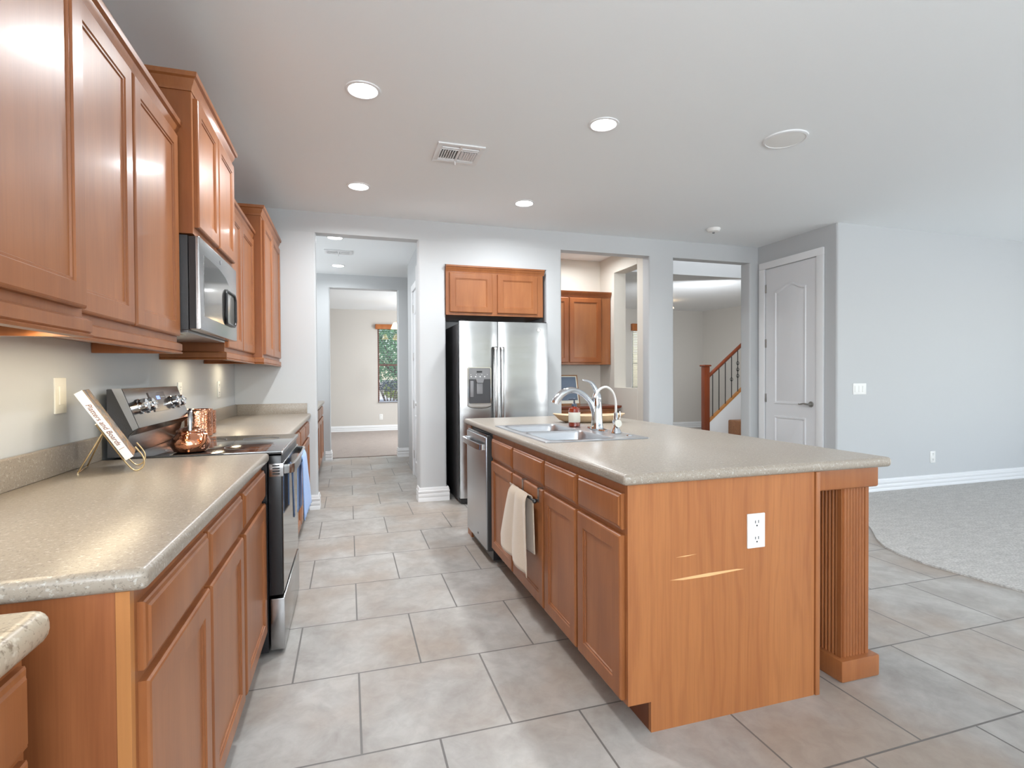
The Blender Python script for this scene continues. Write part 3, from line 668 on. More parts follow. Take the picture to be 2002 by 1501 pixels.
for y in (2.69, 2.775, 3.135, 3.225):
    c_ = onface(y, .085, 0); Mk = Matrix.Translation(c_) @ Q
    k_ = MB().lathe((0, 0, 0), [(.034, 0), (.034, .006), (.029, .008), (.028, .030), (.024, .034), (.001, .034)], 28, True, True, M=Mk); k_.box(-.007, .007, -.025, .025, .033, .041, .002, M=Mk)
    part('knob', k_, CHROME, t)
part('vent_gap', MB().box(-.889, -.884, S0+.02, S1-.02, .99, 1.004), BLACK, t)  # black strip standing in for the shadow in the backguard undercut
# oven door
dr = part('oven_door', MB().box(-.349, -.292, S0+.012, S1-.012, .265, .898, .006, 2), BLACK, t)
part('door_glass', MB().box(-.292, -.288, S0+.02, S1-.02, .275, .80, .0015, 1), MGLASS, dr)
part('door_top_trim', MB().box(-.345, -.284, S0+.011, S1-.011, .802, .862, .003, 2), STEEL, dr)
sl_ = MB()
for k in range(4): sl_.box(-.330, -.300, S0+.008, S0+.012, .812+.0125*k, .818+.0125*k)
part('vent_slot', sl_, SLOT, dr)
hd = MB(); hp = curve([(-.286, S0+.035, .832), (-.256, S0+.05, .832), (-.246, S0+.10, .832), (-.240, (S0+S1)/2, .832), (-.246, S1-.10, .832), (-.256, S1-.05, .832), (-.286, S1-.035, .832)], 6)
for i in range(len(hp)-1): pass
rs = []
for i, p in enumerate(hp):
    a = hp[max(i-1, 0)]; b = hp[min(i+1, len(hp)-1)]; tt = (b-a).normalized(); nn = Vector((tt.y, -tt.x, 0))
    rs.append([tuple(p+nn*u+Vector((0, 0, v))) for u, v in ((-.006, -.020), (.006, -.020), (.008, 0), (.006, .020), (-.006, .020))])
hd.rings(rs); part('oven_handle', hd, STEEL, dr)
part('storage_drawer', MB().box(-.345, -.285, S0+.012, S1-.012, .018, .250, .004, 2), STEEL, t)

# microwave
t = thing('microwave', 'stainless over-the-range microwave hanging under the short wall cabinet', 'microwave', (-.8, 2.95, 1.455))
part('microwave_body', MB().box(XW+.002, -.648, 2.566, 3.346, 1.455, 1.858, .003), BLACKT, t)
d_ = part('microwave_door', MB().box(-.646, -.603, 2.566, 3.346, 1.455, 1.857, .008, 3), STEEL, t)
part('door_edge', MB().box(-.644, -.618, 2.5645, 2.567, 1.460, 1.853), BLACK, d_)
Mm = frame((-.603, 0, 0), (0, 1, 0), (1, 0, 0))
wv = [(2.63, 1.52), (3.02, 1.52), (3.02, 1.60), (3.14, 1.66), (3.20, 1.69), (3.17, 1.73), (3.06, 1.765), (2.90, 1.785), (2.63, 1.79)]
w_ = MB(); w_.faces([(u, .0012, z) for u, z in wv]+[(u, -.001, z) for u, z in wv], [tuple(range(9)), tuple(range(17, 8, -1))]+[(i, (i+1) % 9, 9+(i+1) % 9, 9+i) for i in range(9)], Mm)
part('door_window', w_, MGLASS, d_)
def rr(u0, u1, z0, z1, r, n, k=5, bow=0):
    pts = []
    for (cu, cz, a0) in ((u1-r, z0+r, -pi/2), (u1-r, z1-r, 0), (u0+r, z1-r, pi/2), (u0+r, z0+r, pi)):
        for i in range(k+1): a = a0+pi/2*i/k; pts.append((cu+r*cos(a), n, cz+r*sin(a)))
    return pts
part('control_panel', MB().rings([rr(3.045, 3.270, 1.535, 1.697, .03, .001), rr(3.048, 3.267, 1.538, 1.694, .03, .003)], M=Mm), mat('silver_keypad', (.42, .41, .39), .2, .6), t)
part('door_handle', MB().tube([Mm @ Vector((u, .005+.004*sin(pi*(z-1.53)/.172), z)) for u, n, z in rr(3.04, 3.275, 1.53, 1.702, .035, 0, 6)], .007, 8, closed=True), BLACK, d_)
part('badge', MB().cyl((-.6035, 2.955, 1.822), .011, .002, 'x', 20), GREYP, d_)
un_ = MB().box(XW+.03, -.66, 2.60, 3.31, 1.446, 1.456); part('grease_filter', un_, STEELL, t)
part('task_lamp_lens', MB().box(-.80, -.70, 2.62, 2.72, 1.442, 1.447), mat('clear_lens', (.7, .7, .6), .2), t)
part('vent_knob', MB().cyl((-.70, 2.560, 1.80), .012, .006, 'y', 16), SLOT, t)

# ------------------------------------------------------------------ island
IX = .912; IY0, IY1 = 1.613, 4.150
MI = frame((IX, 0, 0), (0, 1, 0), (-1, 0, 0)); G = 'base cabinets of the island'
c = base_cab('island base cabinet at the near corner with one drawer and one door', MI, IY0+.018, 2.012, .60, [(1.637, 1.998)], [(1.637, 1.998)], G, loc=(1.2, 1.8, 0), toe=.088)
base_cab('island base cabinet second from the near corner with one drawer over a door', MI, 2.014, 2.397, .60, [(2.020, 2.386)], [(2.020, 2.386)], G, loc=(1.2, 2.2, 0), toe=.088)
sink_cab = base_cab('island sink base cabinet whose door carries the beige towel', MI, 2.399, 2.905, .60, [(2.406, 2.894)], [(2.406, 2.894)], G, loc=(1.2, 2.65, 0), toe=.088, bt=.72)
base_cab('narrow island base cabinet beside the dishwasher', MI, 2.907, 3.392, .60, [(2.916, 3.368)], [(2.916, 3.368)], G, loc=(1.2, 3.15, 0), toe=.088, bt=.72)
t = thing('island_end_panel', 'wide oak grain laminate panel closing the near end of the island', 'panel', (1.3, 1.62, 0))
part('panel', MB().prism([(.910, .108), (.910, ZB-.001), (1.722, ZB-.001), (1.722, 0), (1.0, 0), (1.0, .108)], IY0, IY0+.016), PANEL, t)
sc = MB().faces([(1.075, IY0-.0006, .526), (1.13, IY0-.0006, .521), (1.24, IY0-.0006, .522), (1.395, IY0-.0006, .531), (1.36, IY0-.0006, .535), (1.24, IY0-.0006, .534), (1.15, IY0-.0006, .530)], [tuple(range(7))])
sc.faces([(1.10, IY0-.0006, .604), (1.14, IY0-.0006, .6035), (1.19, IY0-.0006, .608), (1.14, IY0-.0006, .6075)], [(0, 1, 2, 3)])
part('scratch', sc, SCR, t, 'pale scratch through the laminate')
t = thing('island_back_panel', 'wood panel along the seating side of the island behind the end panel', 'panel', (1.735, 2.9, 0))
part('panel', MB().box(1.7255, 1.746, IY0-.006, IY1, 0, ZB-.002, .003), CAB, t)
part('far_panel', MB().box(.93, 1.724, IY1-.02, IY1, 0, ZB-.002), CAB, t)
t = thing('island_corner_post', 'fluted square wooden post carrying the island overhang', 'post', (1.985, 1.74, 0))
def fluted(x0, x1, y0, y1, z0, z1, n=7, d=.010):
    def side(a, b, nx, ny):
        pts = []; L_ = (b-a).length; dr_ = (b-a).normalized(); nn = Vector((nx, ny)); m_ = .018
        pts.append(a)
        wd = (L_-2*m_)/n
        for k in range(n):
            s0 = m_+k*wd
            for q in (0, .07, .18, .32, .5, .68, .82, .93):
                dep = d*(1-sin(pi*q)**.6)
                pts.append(a+dr_*(s0+q*wd)-nn*max(dep, 0))
        pts.append(a+dr_*(L_-m_)); return pts
    A, B_, C_, D_ = Vector((x0, y0)), Vector((x1, y0)), Vector((x1, y1)), Vector((x0, y1))
    P = side(A, B_, 0, -1)+side(B_, C_, 1, 0)+side(C_, D_, 0, 1)+side(D_, A, -1, 0)
    return MB().prism([(p.x, p.y) for p in P], z0, z1, 'z')
part('fluted_shaft', fluted(1.915, 2.062, 1.662, 1.815, .075, .80), FLUTE, t, smooth=40)
part('post_base', MB().box(1.893, 2.095, 1.637, 1.842, 0, .088, .008, 2), CAB, t)
part('post_capital', MB().box(1.7475, 2.092, 1.640, 1.85, .785, ZB-.001, .012, 3), CAB, t)
t = thing('island_countertop', 'large taupe speckled worktop of the sink island', 'countertop', (1.49, 2.9, ZB))
part('worktop', slab(MB(), .883, 2.100, 1.588, 4.185, ZB, ZC, .016, hole=(.972, 1.372, 2.515, 3.405)), CTOP, t)
# outlet on the panel
def outlet(label, M, w_=.079, h_=.128, kind='duplex', group='wall plates', m=WHITEP, gangs=1):
    o3 = M @ Vector((0, 0, 0)); t = thing('wall_outlet' if kind == 'duplex' else 'light_switch', label, 'outlet' if kind == 'duplex' else 'switch', o3)
    part('cover_plate', MB().box(-w_/2, w_/2, 0, .006, -h_/2, h_/2, .0025, 2, M=M), m, t)
    if kind == 'duplex':
        for s_ in (-.030, .030):
            r_ = part('receptacle', MB().rings([rr(-.016, .016, s_-.021, s_+.019, .009, .006), rr(-.0155, .0155, s_-.0205, s_+.0185, .009, .0085)], M=M), m, t)
            part('slots', MB().box(-.0085, -.0055, .0083, .0092, s_-.001, s_+.009, M=M).box(.0055, .0085, .0083, .0092, s_-.001, s_+.010, M=M).cyl((0, .0083, s_-.010), .0032, .0009, 'y', 12, M=M), SLOT, r_)
    else:
        for g_ in range(gangs):
            cx_ = (g_-(gangs-1)/2)*.052; part('rocker', MB().box(cx_-.016, cx_+.016, .005, .010, -.033, .033, .002, M=M), m, t)
    return t
outlet('white duplex outlet on the oak laminate end of the island', frame((1.4435, IY0, .670), (1, 0, 0), (0, -1, 0)))
outlet('ivory rocker plate on the left wall above the near countertop', frame((XW, 2.29, 1.188), (0, 1, 0), (1, 0, 0)), kind='switch', m=IVORY)
outlet('white outlet on the left wall behind the stove', frame((XW, 3.70, 1.16), (0, 1, 0), (1, 0, 0)))
outlet('white outlet on the left wall near the far corner', frame((XW, 4.72, 1.16), (0, 1, 0), (1, 0, 0)))
outlet('three gang white switch plate on the wall right of the pantry', frame((5.107, YP, 1.10), (1, 0, 0), (0, -1, 0)), w_=.18, h_=.116, kind='switch', gangs=3)
outlet('white outlet low on the wall right of the pantry', frame((6.172, YP, .335), (1, 0, 0), (0, -1, 0)))
outlet('white outlet below the window of the carpeted room', frame((.72, 12.7, .33), (1, 0, 0), (0, -1, 0)))

# dishwasher
t = thing('dishwasher', 'stainless dishwasher at the far end of the island', 'dishwasher', (1.2, 3.72, 0))
part('tub', MB().box(.915, 1.50, 3.405, 4.02, .02, .862), BLACK, t)
d_ = part('dishwasher_door', MB().box(.872, .914, 3.428, 4.018, .085, .842, .008, 3), STEELL, t)
part('control_strip', MB().box(.884, .914, 3.428, 4.018, .843, .856, .002), BGLASS, t)
part('door_side_edge', MB().box(.880, .915, 3.402, 3.426, .085, .850), SLOT, t)  # dark solid strip in place of the shaded gap beside the door
hp = curve([(.872, 3.455, .775), (.846, 3.462, .775), (.833, 3.50, .776), (.826, 3.72, .778), (.833, 3.945, .776), (.846, 3.985, .775), (.872, 3.99, .775)], 6); rs = []
for i, p in enumerate(hp):
    a = hp[max(i-1, 0)]; b = hp[min(i+1, len(hp)-1)]; tt = (b-a).normalized(); nn = Vector((tt.y, -tt.x, 0))
    rs.append([tuple(p+nn*u+Vector((0, 0, v))) for u, v in ((-.007, -.019), (.007, -.019), (.008, 0), (.007, .019), (-.007, .019))])
part('dishwasher_handle', MB().rings(rs), STEEL, d_)
part('badge', MB().cyl((.8705, 3.66, .14), .008, .0015, 'x', 18), SLOT, d_)
part('toe_kick', MB().box(.985, .998, 3.40, 4.10, 0, .085), BLACK, t)
c = thing('island_filler', 'wood filler strip at the far corner of the island beyond the dishwasher', 'filler', (.92, 4.09, 0))
part('filler', MB().box(.905, .925, 4.022, IY1-.002, .0, ZB-.002), CAB, c)

# sink
t = thing('sink', 'double bowl stainless drop-in sink in the island worktop', 'sink', (1.2, 2.95, ZC))
def rrz(x0, x1, y0, y1, r, z, k=5):
    return [(a, b, z) for a, _, b in rr(x0, x1, y0, y1, r, 0, k)]
X0, X1, Y0, Y1 = .938, 1.528, 2.475, 3.430
bowls = [(.985, 1.345, 2.53, 2.945), (.985, 1.345, 2.985, 3.39)]
rim = MB(); zt = ZC+.0045
for a in ((X0, .985, Y0, Y1), (1.345, X1, Y0, Y1), (.985, 1.345, Y0, 2.53), (.985, 1.345, 2.945, 2.985), (.985, 1.345, 3.39, Y1)): rim.box(a[0], a[1], a[2], a[3], ZC+.0005, zt)
rim.rings([rrz(X0-.003, X1+.003, Y0-.003, Y1+.003, .02, ZC+.0008), rrz(X0, X1, Y0, Y1, .02, zt+.002), rrz(X0+.010, X1-.010, Y0+.010, Y1-.010, .015, zt+.0005)], False, False)
part('sink_rim', rim, STEELL, t)
for (a, b, c_, d_) in bowls:
    bw = MB().rings([rrz(a-.006, b+.006, c_-.006, d_+.006, .03, zt+.0012), rrz(a, b, c_, d_, .035, zt+.0006), rrz(a+.005, b-.005, c_+.005, d_-.005, .04, zt-.012), rrz(a+.012, b-.012, c_+.012, d_-.012, .045, ZC-.15), rrz(a+.04, b-.04, c_+.04, d_-.04, .045, ZC-.178), rrz(a+.14, b-.14, c_+.16, d_-.16, .04, ZC-.182)], False, True)
    o = part('sink_bowl', bw, STEELL, t); part('drain', MB().lathe(((a+b)/2, (c_+d_)/2, ZC-.182), [(.042, .001), (.038, .004), (.02, .002), (.001, .001)], 24, False, True), CHROME, o)
# faucet
fx, fy = 1.465, 2.97; zb = zt+.001
t = thing('kitchen_faucet', 'tall arched chrome kitchen faucet with lever on the sink deck', 'faucet', (fx, fy, zb))
part('escutcheon', MB().rings([[(fx+.030*cos(a), fy+.13*sin(a), zb) for a in [2*pi*i/40 for i in range(40)]], [(fx+.027*cos(a), fy+.125*sin(a), zb+.008) for a in [2*pi*i/40 for i in range(40)]]]), CHROME, t)
part('faucet_body', MB().lathe((fx, fy, zb), [(.042, .004), (.037, .02), (.034, .06), (.031, .12), (.0275, .185), (.029, .19), (.0275, .196), (.024, .215), (.014, .238), (.005, .247), (.001, .248)], 32), CHROME, t)
sp_pts = curve([(fx-.012, fy, zb+.085), (fx-.022, fy, zb+.125), (fx-.052, fy, zb+.18), (fx-.105, fy, zb+.225), (fx-.165, fy, zb+.244), (fx-.225, fy, zb+.228), (fx-.268, fy, zb+.185), (fx-.278, fy, zb+.165)], 6)
n_ = len(sp_pts); part('spout', MB().tube(sp_pts, [.022-.005*min(1, i/(n_*.3))+(.006 if i > n_*.72 else .006*max(0, (i-n_*.5)/(n_*.22))) for i in range(n_)], 16), CHROME, t)
hp = curve([(fx, fy, zb+.225), (fx-.018, fy, zb+.262), (fx-.04, fy, zb+.288), (fx-.075, fy, zb+.302), (fx-.098, fy, zb+.305)], 6); n_ = len(hp)
part('faucet_lever', MB().tube(hp, [.017-.013*i/(n_-1) for i in range(n_)], 12), CHROME, t)
fx, fy = 1.478, 2.752
t = thing('water_filter_tap', 'slim white gooseneck filtered water tap beside the chrome faucet', 'tap', (fx, fy, zb))
part('tap_base', MB().lathe((fx, fy, zb), [(.032, 0), (.028, .012), (.016, .034), (.014, .05), (.018, .056), (.018, .072), (.012, .078), (.012, .115), (.007, .118)], 24), CHROME, t)
hs = curve([(fx, fy, zb+.11), (fx-.002, fy, zb+.18), (fx-.02, fy, zb+.235), (fx-.06, fy, zb+.265), (fx-.105, fy, zb+.25), (fx-.135, fy, zb+.205)], 8)
part('gooseneck', MB().tube(hs, .0068, 12), CORDW, t)
part('tap_knob', MB().cyl((fx, fy-.032, zb+.055), .021, .012, 'y', 24), IVORY, t)
part('tap_lever', MB().tube([(fx+.012, fy-.012, zb+.07), (fx+.018, fy-.02, zb+.10), (fx+.012, fy-.02, zb+.125)], .003, 8), CHROME, t)
part('tap_stem', MB().cyl((fx, fy-.022, zb+.055), .008, .02, 'y', 12), CHROME, t)
t = solo('sink_hole_cap', MB().lathe((1.478, 2.60, zt), [(.018, 0), (.016, .005), (.001, .007)], 24), CHROME, 'small chrome hole cap on the sink deck right of the filter tap', 'cap', (1.478, 2.60, zt))
# soap bottle
bx_, by_ = 1.415, 3.20
t = thing('soap_bottle', 'amber hand soap pump bottle with cream label behind the sink', 'bottle', (bx_, by_, zb))
part('bottle_body', MB().lathe((bx_, by_, zb), [(.034, 0), (.038, .004), (.038, .105), (.034, .118), (.016, .126), (.015, .132)], 32), AMBER, t)
part('bottle_label', MB().lathe((bx_, by_, zb), [(.0385, .028), (.0388, .029), (.0388, .092), (.0385, .093)], 32, False, False), LABELM, t)
pu = MB().lathe((bx_, by_, zb+.132), [(.018, 0), (.018, .014), (.008, .018), (.006, .022), (.005, .04), (.012, .042), (.012, .05), (.001, .052)], 20); pu.box(bx_-.042, bx_, by_-.005, by_+.005, zb+.174, zb+.183, .003)
part('pump', pu, PUMP, t)
# dough bowl
bc = Vector((1.665, 3.51)); an = -.30; ax = Vector((cos(an), sin(an))); ay = Vector((-sin(an), cos(an)))
def ell(a_, b_, z, n=48):
    out = []
    for i in range(n):
        q = 2*pi*i/n; u = a_*cos(q); v = b_*math.copysign(abs(sin(q))**.85, sin(q))*(1-.0*abs(cos(q))); p = bc+ax*u+ay*v; out.append((p.x, p.y, z+.012*(abs(cos(q))**3)*(1 if z > ZC+.02 else 0)))
    return out
solo('dough_bowl', MB().rings([ell(.17, .06, ZC+.0005), ell(.215, .085, ZC+.02), ell(.262, .110, ZC+.052), ell(.252, .100, ZC+.054), ell(.20, .075, ZC+.024), ell(.15, .05, ZC+.014)]), BOWLW, 'long shallow pale wooden dough bowl on the island behind the faucet', 'bowl', (bc.x, bc.y, ZC), smooth=60)

# towel bar and towel on the sink cabinet door
t = thing('over_door_towel_bar', 'dark over-the-door towel bar hooked on the island sink door', 'towel bar', (.88, 2.6, .70))
XF = IX-.020
hk = MB()
for y in (2.455, 2.70):
    hk.box(XF-.0035, XF-.001, y-.010, y+.010, .628, .698); hk.box(XF-.0035, IX-.0008, y-.010, y+.010, .6955, .698)
part('hook_strap', hk, NICKEL, t)
br_ = MB().tube([(XF-.030, 2.435, .640), (XF-.030, 2.765, .640)], .006, 10)
for y in (2.455, 2.70): br_.tube([(XF-.002, y, .640), (XF-.030, y, .640)], .004, 8)
br_.lathe((0, 0, 0), [(.001, -.012), (.009, -.008), (.012, 0), (.009, .008), (.001, .012)], 14, M=Matrix.Translation((XF-.030, 2.428, .640)) @ Matrix.Rotation(pi/2, 4, 'X'))
part('bar', br_, IRON, t)
def towel_mesh(xb, y0t, y1t, y0b, y1b, zt_, zf, zbk, sgn, out=.012, folds=3, amp=.012, seedp=0, thick=.004, skew=0, spreadx=0):
    # drapes over a bar along y at x = xb; sgn = direction away from the door
    m_ = MB(); Lf = zt_-zf; Lb = zt_-zbk; tot = Lf+Lb
    def f(u, v):
        s_ = v*tot
        if s_ <= Lf: q = 1-s_/Lf; side = 1
        else: q = (s_-Lf)/Lb; side = -1
        z = zt_-(Lf if side > 0 else Lb)*q
        top = max(0, 1-q*9)
        x = xb+sgn*side*out*(1-top**2)
        qq = min(1, q*1.15); ya = y0t+(y0b-y0t)*qq; yb = y1t+(y1b-y1t)*qq
        wob = amp*sin(2*pi*folds*u+seedp+.8*q)*(.35+.65*q)*(1 if side > 0 else .4)
        y = ya+(yb-ya)*u
        if side > 0: x += sgn*(abs(wob)+.5*wob*0+spreadx*u*q+.004*q)
        z += skew*u*q*side
        if side < 0: y = y0t+(y0b*.5+y0t*.5-y0t)*q+((y1b*.5+y1t*.5)-(y0t*.5+y0b*.5))*u*1.0 if q > .02 else y
        return (x, y, z)
    m_.grid(f, 36, 44); return m_
o = solo('hand_towel', towel_mesh(XF-.030, 2.505, 2.768, 2.455, 2.95, .658, .258, .36, -1, .016, 1.1, .022, 1.7, skew=.035), BEIGE, 'beige terry hand towel hanging on the island towel bar', 'towel', (XF-.03, 2.65, .65), smooth=80)
o.modifiers.new('thick', 'SOLIDIFY').thickness = .004
o = solo('dish_towel', towel_mesh(-.243, 2.93, 3.14, 2.88, 3.20, .858, .52, .56, 1, .013, 2.5, .010, .5, skew=.02, spreadx=.012), BLUE, 'light blue dish towel hanging over the stove door handle', 'towel', (-.243, 3.05, .86), smooth=80)
o.modifiers.new('thick', 'SOLIDIFY').thickness = .004
o = solo('pot_holder_strap', towel_mesh(-.262, 2.638, 2.676, 2.645, 2.672, .856, .60, .66, 1, .010, 1.2, .004, 0), NAVY, 'narrow dark blue cloth strap hanging at the near end of the stove handle', 'cloth', (-.26, 2.655, .86), smooth=80)
o.modifiers.new('thick', 'SOLIDIFY').thickness = .005

# ------------------------------------------------------------------ items on the counter and stove
kx, ky, kz = -.672, 2.665, .9215
t = thing('copper_kettle', 'small round copper kettle with tall looped handle on the cooktop', 'kettle', (kx, ky, kz))
KS = .88
part('kettle_body', MB().lathe((kx, ky, kz), [(a*KS, b*.95) for a, b in [(.055, 0), (.072, .006), (.088, .030), (.090, .046), (.080, .068), (.064, .082), (.060, .092), (.063, .096)]], 40), COPPER, t)
part('lid', MB().lathe((kx, ky, kz+.091), [(.056, 0), (.053, .006), (.036, .016), (.012, .022), (.006, .026), (.011, .034), (.011, .040), (.001, .045)], 32), COPPERS, t)
part('spout', MB().tube(curve([(kx+.052, ky-.048, kz+.035), (kx+.068, ky-.062, kz+.05), (kx+.074, ky-.066, kz+.085)], 5), [.016, .015, .014, .012, .011, .010, .010, .009, .009, .008, .008], 12), COPPERS, t)
part('handle', MB().tube(curve([(kx-.010, ky+.045, kz+.085), (kx-.006, ky+.030, kz+.15), (kx, ky, kz+.185), (kx+.006, ky-.030, kz+.15), (kx+.010, ky-.045, kz+.085)], 6), .0085, 10), CHROME, t)
def canister(name, label, x, y, r, h):
    t = thing(name, label, 'canister', (x, y, ZC), 'copper canisters behind the kettle')
    pr_ = [(r-.004, 0), (r, .004)]
    for k in range(1, 12): pr_.append((r+(.0012 if k % 2 else 0), h*k/12))
    pr_ += [(r, h), (r+.003, h+.002), (r+.001, h+.006), (r-.005, h+.002), (r-.006, .01)]
    part('canister_body', MB().lathe((x, y, ZC+.0006), pr_, 40), COPPER, t)
    part('rim', MB().lathe((x, y, ZC+h), [(r+.001, -.002), (r+.004, .002), (r+.001, .006), (r-.003, .002)], 40, False, False), COPPERS, t)
    return t
canister('copper_canister', 'tall polished copper canister just beyond the stove', -.826, 3.445, .070, .150)
canister('copper_canister', 'shorter hammered copper canister at the right of the tall one', -.832, 3.605, .060, .132)
# cookbook on stand: local frame, spine in the plane facing the camera
bo = Vector((-.758, 2.20, .957)); dv = Vector((-.141, 0, .239)).normalized(); tv = Vector((.239, 0, .141)).normalized()
rz = Matrix.Rotation(radians(16.5), 3, 'Z'); dv = rz @ dv; tv = rz @ tv; wv_ = rz @ Vector((0, 1, 0))
MBk = Matrix(((tv.x, wv_.x, dv.x, bo.x), (tv.y, wv_.y, dv.y, bo.y), (tv.z, wv_.z, dv.z, bo.z), (0, 0, 0, 1)))
t = thing('cookbook', 'white spined cookbook leaning on a gold wire stand on the near counter', 'book', bo)
TH, DL, DW = .026, .277, .215
part('pages', MB().box(.003, TH-.003, .004, DW-.004, .004, DL-.004, M=MBk), PAGES, t)
part('spine', MB().box(0, TH, -.001, .004, 0, DL, .001, M=MBk), PAPER, t, 'white spine with brown lettering')
part('front_cover', MB().box(TH-.003, TH, 0, DW, 0, DL, M=MBk), COVER, t, 'cover with dark and orange food photo')
part('back_cover', MB().box(0, .003, 0, DW, 0, DL, M=MBk), PAPER, t)
tm = text_mesh('Platters and Boards', .0215); tm.materials.append(INK)
to = bpy.data.objects.new('spine_title', tm); COL.objects.link(to); to.parent = t
# text x axis runs from the top of the spine to its bottom
cpos = MBk @ Vector((TH/2, -.0018, DL*.52)); Mt = Matrix(((-dv.x, tv.x, -wv_.x, 0), (-dv.y, tv.y, -wv_.y, 0), (-dv.z, tv.z, -wv_.z, 0), (0, 0, 0, 1)))
to.matrix_local = Matrix.Translation(cpos-bo) @ Mt
part('spine_mark', MB().box(.004, TH-.004, -.0016, -.001, DL*.155, DL*.160, M=MBk), INK, t)
t = thing('book_stand', 'gold wire book stand holding the cookbook on the near counter', 'book stand', (-.80, 2.3, ZC))
def bk(a, b, c_): return tuple(MBk @ Vector((a, b, c_)))
for nm, yy in (('front_wire', .02), ('front_wire', .17)):
    p0 = Vector(bk(-.006, yy, .155)); p1 = Vector(bk(-.006, yy, .0)); p2 = Vector(bk(.004, yy, -.040)); p3 = Vector(bk(.030, yy, -.045)); p4 = Vector(bk(.048, yy, -.020)); p5 = Vector(bk(.046, yy, .025))
    zlow = min(p2.z, p3.z); sh = (ZC+.0035-zlow)
    p2.z += sh; p3.z += sh; p4.z += sh*.6
    part(nm, MB().tube(curve([p0, (p0+p1)/2, p1, p2, p3, p4, p5], 6), .0026, 8), GOLD, t)
part('cross_wire', MB().tube([bk(-.006, .02, .155), bk(-.006, .17, .155)], .0026, 8).tube([bk(-.005, .02, .004), bk(-.005, .17, .004)], .0026, 8), GOLD, t)
f1 = Vector((-.915, 2.235, ZC+.003)); f2 = Vector((-.945, 2.38, ZC+.003))
part('back_leg', MB().tube([bk(-.007, .06, .12), f1], .0026, 8).tube([bk(-.007, .14, .12), f2], .0026, 8).tube([f1, f2], .0026, 8), GOLD, t)

# ------------------------------------------------------------------ fridge and its cabinet
t = thing('refrigerator', 'stainless side-by-side refrigerator standing in the wall alcove', 'refrigerator', (1.487, 5.4, 0))
part('fridge_body', MB().box(1.033, 1.941, 5.135, 5.86, .02, 1.775, .004), BLACKT, t)
def fdoor(nm, x0, x1):
    # gently crowned front
    n = 14; prof = [(x0, 5.128)]+[(x0+(x1-x0)*i/n, 5.058-.014*(1-(2*i/n-1)**4)) for i in range(n+1)]+[(x1, 5.128)]
    return part(nm, MB().prism(prof, .065, 1.790, 'z'), STEEL, t, smooth=50)
fl_ = fdoor('freezer_door', 1.030, 1.412); fr_ = fdoor('fridge_door', 1.420, 1.943)
part('kick_grille', MB().box(1.04, 1.935, 5.09, 5.14, .012, .062), SLOT, t)
part('hinge_cover', MB().box(1.04, 1.10, 5.06, 5.16, 1.776, 1.800, .004).box(1.87, 1.935, 5.06, 5.16, 1.776, 1.800, .004), BLACK, t)
for x, o in ((1.384, fl_), (1.452, fr_)):
    hp = curve([(x, 5.046, 1.545), (x, 5.010, 1.53), (x, 4.997, 1.46), (x, 4.985, 1.10), (x, 4.997, .74), (x, 5.010, .67), (x, 5.046, .655)], 6)
    rs = [[(p.x+u, p.y+v, p.z) for u, v in ((-.021, .008), (-.017, -.006), (0, -.011), (.017, -.006), (.021, .008))] for p in hp]
    part('door_handle', MB().rings(rs), STEEL, o)
MF = frame((0, 5.0425, 0), (1, 0, 0), (0, -1, 0))
dp = part('dispenser_frame', MB().rings([rr(1.105, 1.345, .965, 1.345, .018, -.002), rr(1.108, 1.342, .968, 1.342, .018, .006), rr(1.116, 1.334, .990, 1.334, .012, .006), rr(1.118, 1.332, .992, 1.332, .012, .0)], closed=True, M=MF), CHROME, fl_)
part('dispenser_controls', MB().box(1.118, 1.332, -.002, .005, 1.225, 1.332, M=MF), mat('silver_grey_plastic', (.20, .20, .205), .35), dp)
part('dispenser_display', MB().box(1.195, 1.25, .005, .0065, 1.288, 1.306, M=MF), SLOT, dp)
dots = MB()
for i in range(4): dots.cyl((1.14+.045*i, .005, 1.25), .006, .0012, 'y', 10, M=MF); dots.cyl((1.137+.055*i, .005, 1.27), .003, .0012, 'y', 8, M=MF)
part('dispenser_buttons', dots, WHITEP, dp)
rec = MB().box(1.118, 1.332, -.001, .0015, .992, 1.225, M=MF); part('dispenser_recess', rec, mat('dark_recess_plastic', (.045, .045, .05), .3), dp)
pd = MB().prism([(1.185, 1.225), (1.265, 1.225), (1.255, 1.19), (1.195, 1.19)], 5.020, 5.045); pd.box(1.195, 1.255, 5.035, 5.044, 1.08, 1.19, .004); pd.box(1.13, 1.165, 5.036, 5.0445, 1.05, 1.21, .006)
part('dispenser_paddle', pd, GREYP, dp)
part('drip_tray', MB().rings([[(1.225+.125*cos(a)*1.0, 5.046-(.002), .975-.040*abs(sin(a))) for a in [pi+pi*i/16 for i in range(17)]]+[(1.345, 5.044, .985), (1.105, 5.044, .985)], [(1.225+.115*cos(a), 5.046-.016, .975-.030*abs(sin(a))) for a in [pi+pi*i/16 for i in range(17)]]+[(1.335, 5.030, .985), (1.115, 5.030, .985)]]), CHROME, dp)
bg = part('badge', MB().cyl((1.842, 0.001, 1.717), .021, .002, 'y', 28, M=MF), WHITEP, fr_)
part('badge_ring', MB().tube([MF @ Vector((1.842+.016*cos(a), .0035, 1.717+.016*sin(a))) for a in [2*pi*i/24 for i in range(24)]], .0016, 6, closed=True), GREYP, bg)
tm = text_mesh('GE', .018, shear=.2); tm.materials.append(GREYP); to = bpy.data.objects.new('badge_monogram', tm); COL.objects.link(to); to.parent = bg
to.matrix_local = Matrix.Translation(Vector((1.842, 5.0422, 1.717))-wloc(bg)) @ Matrix.Rotation(pi/2, 4, 'X')
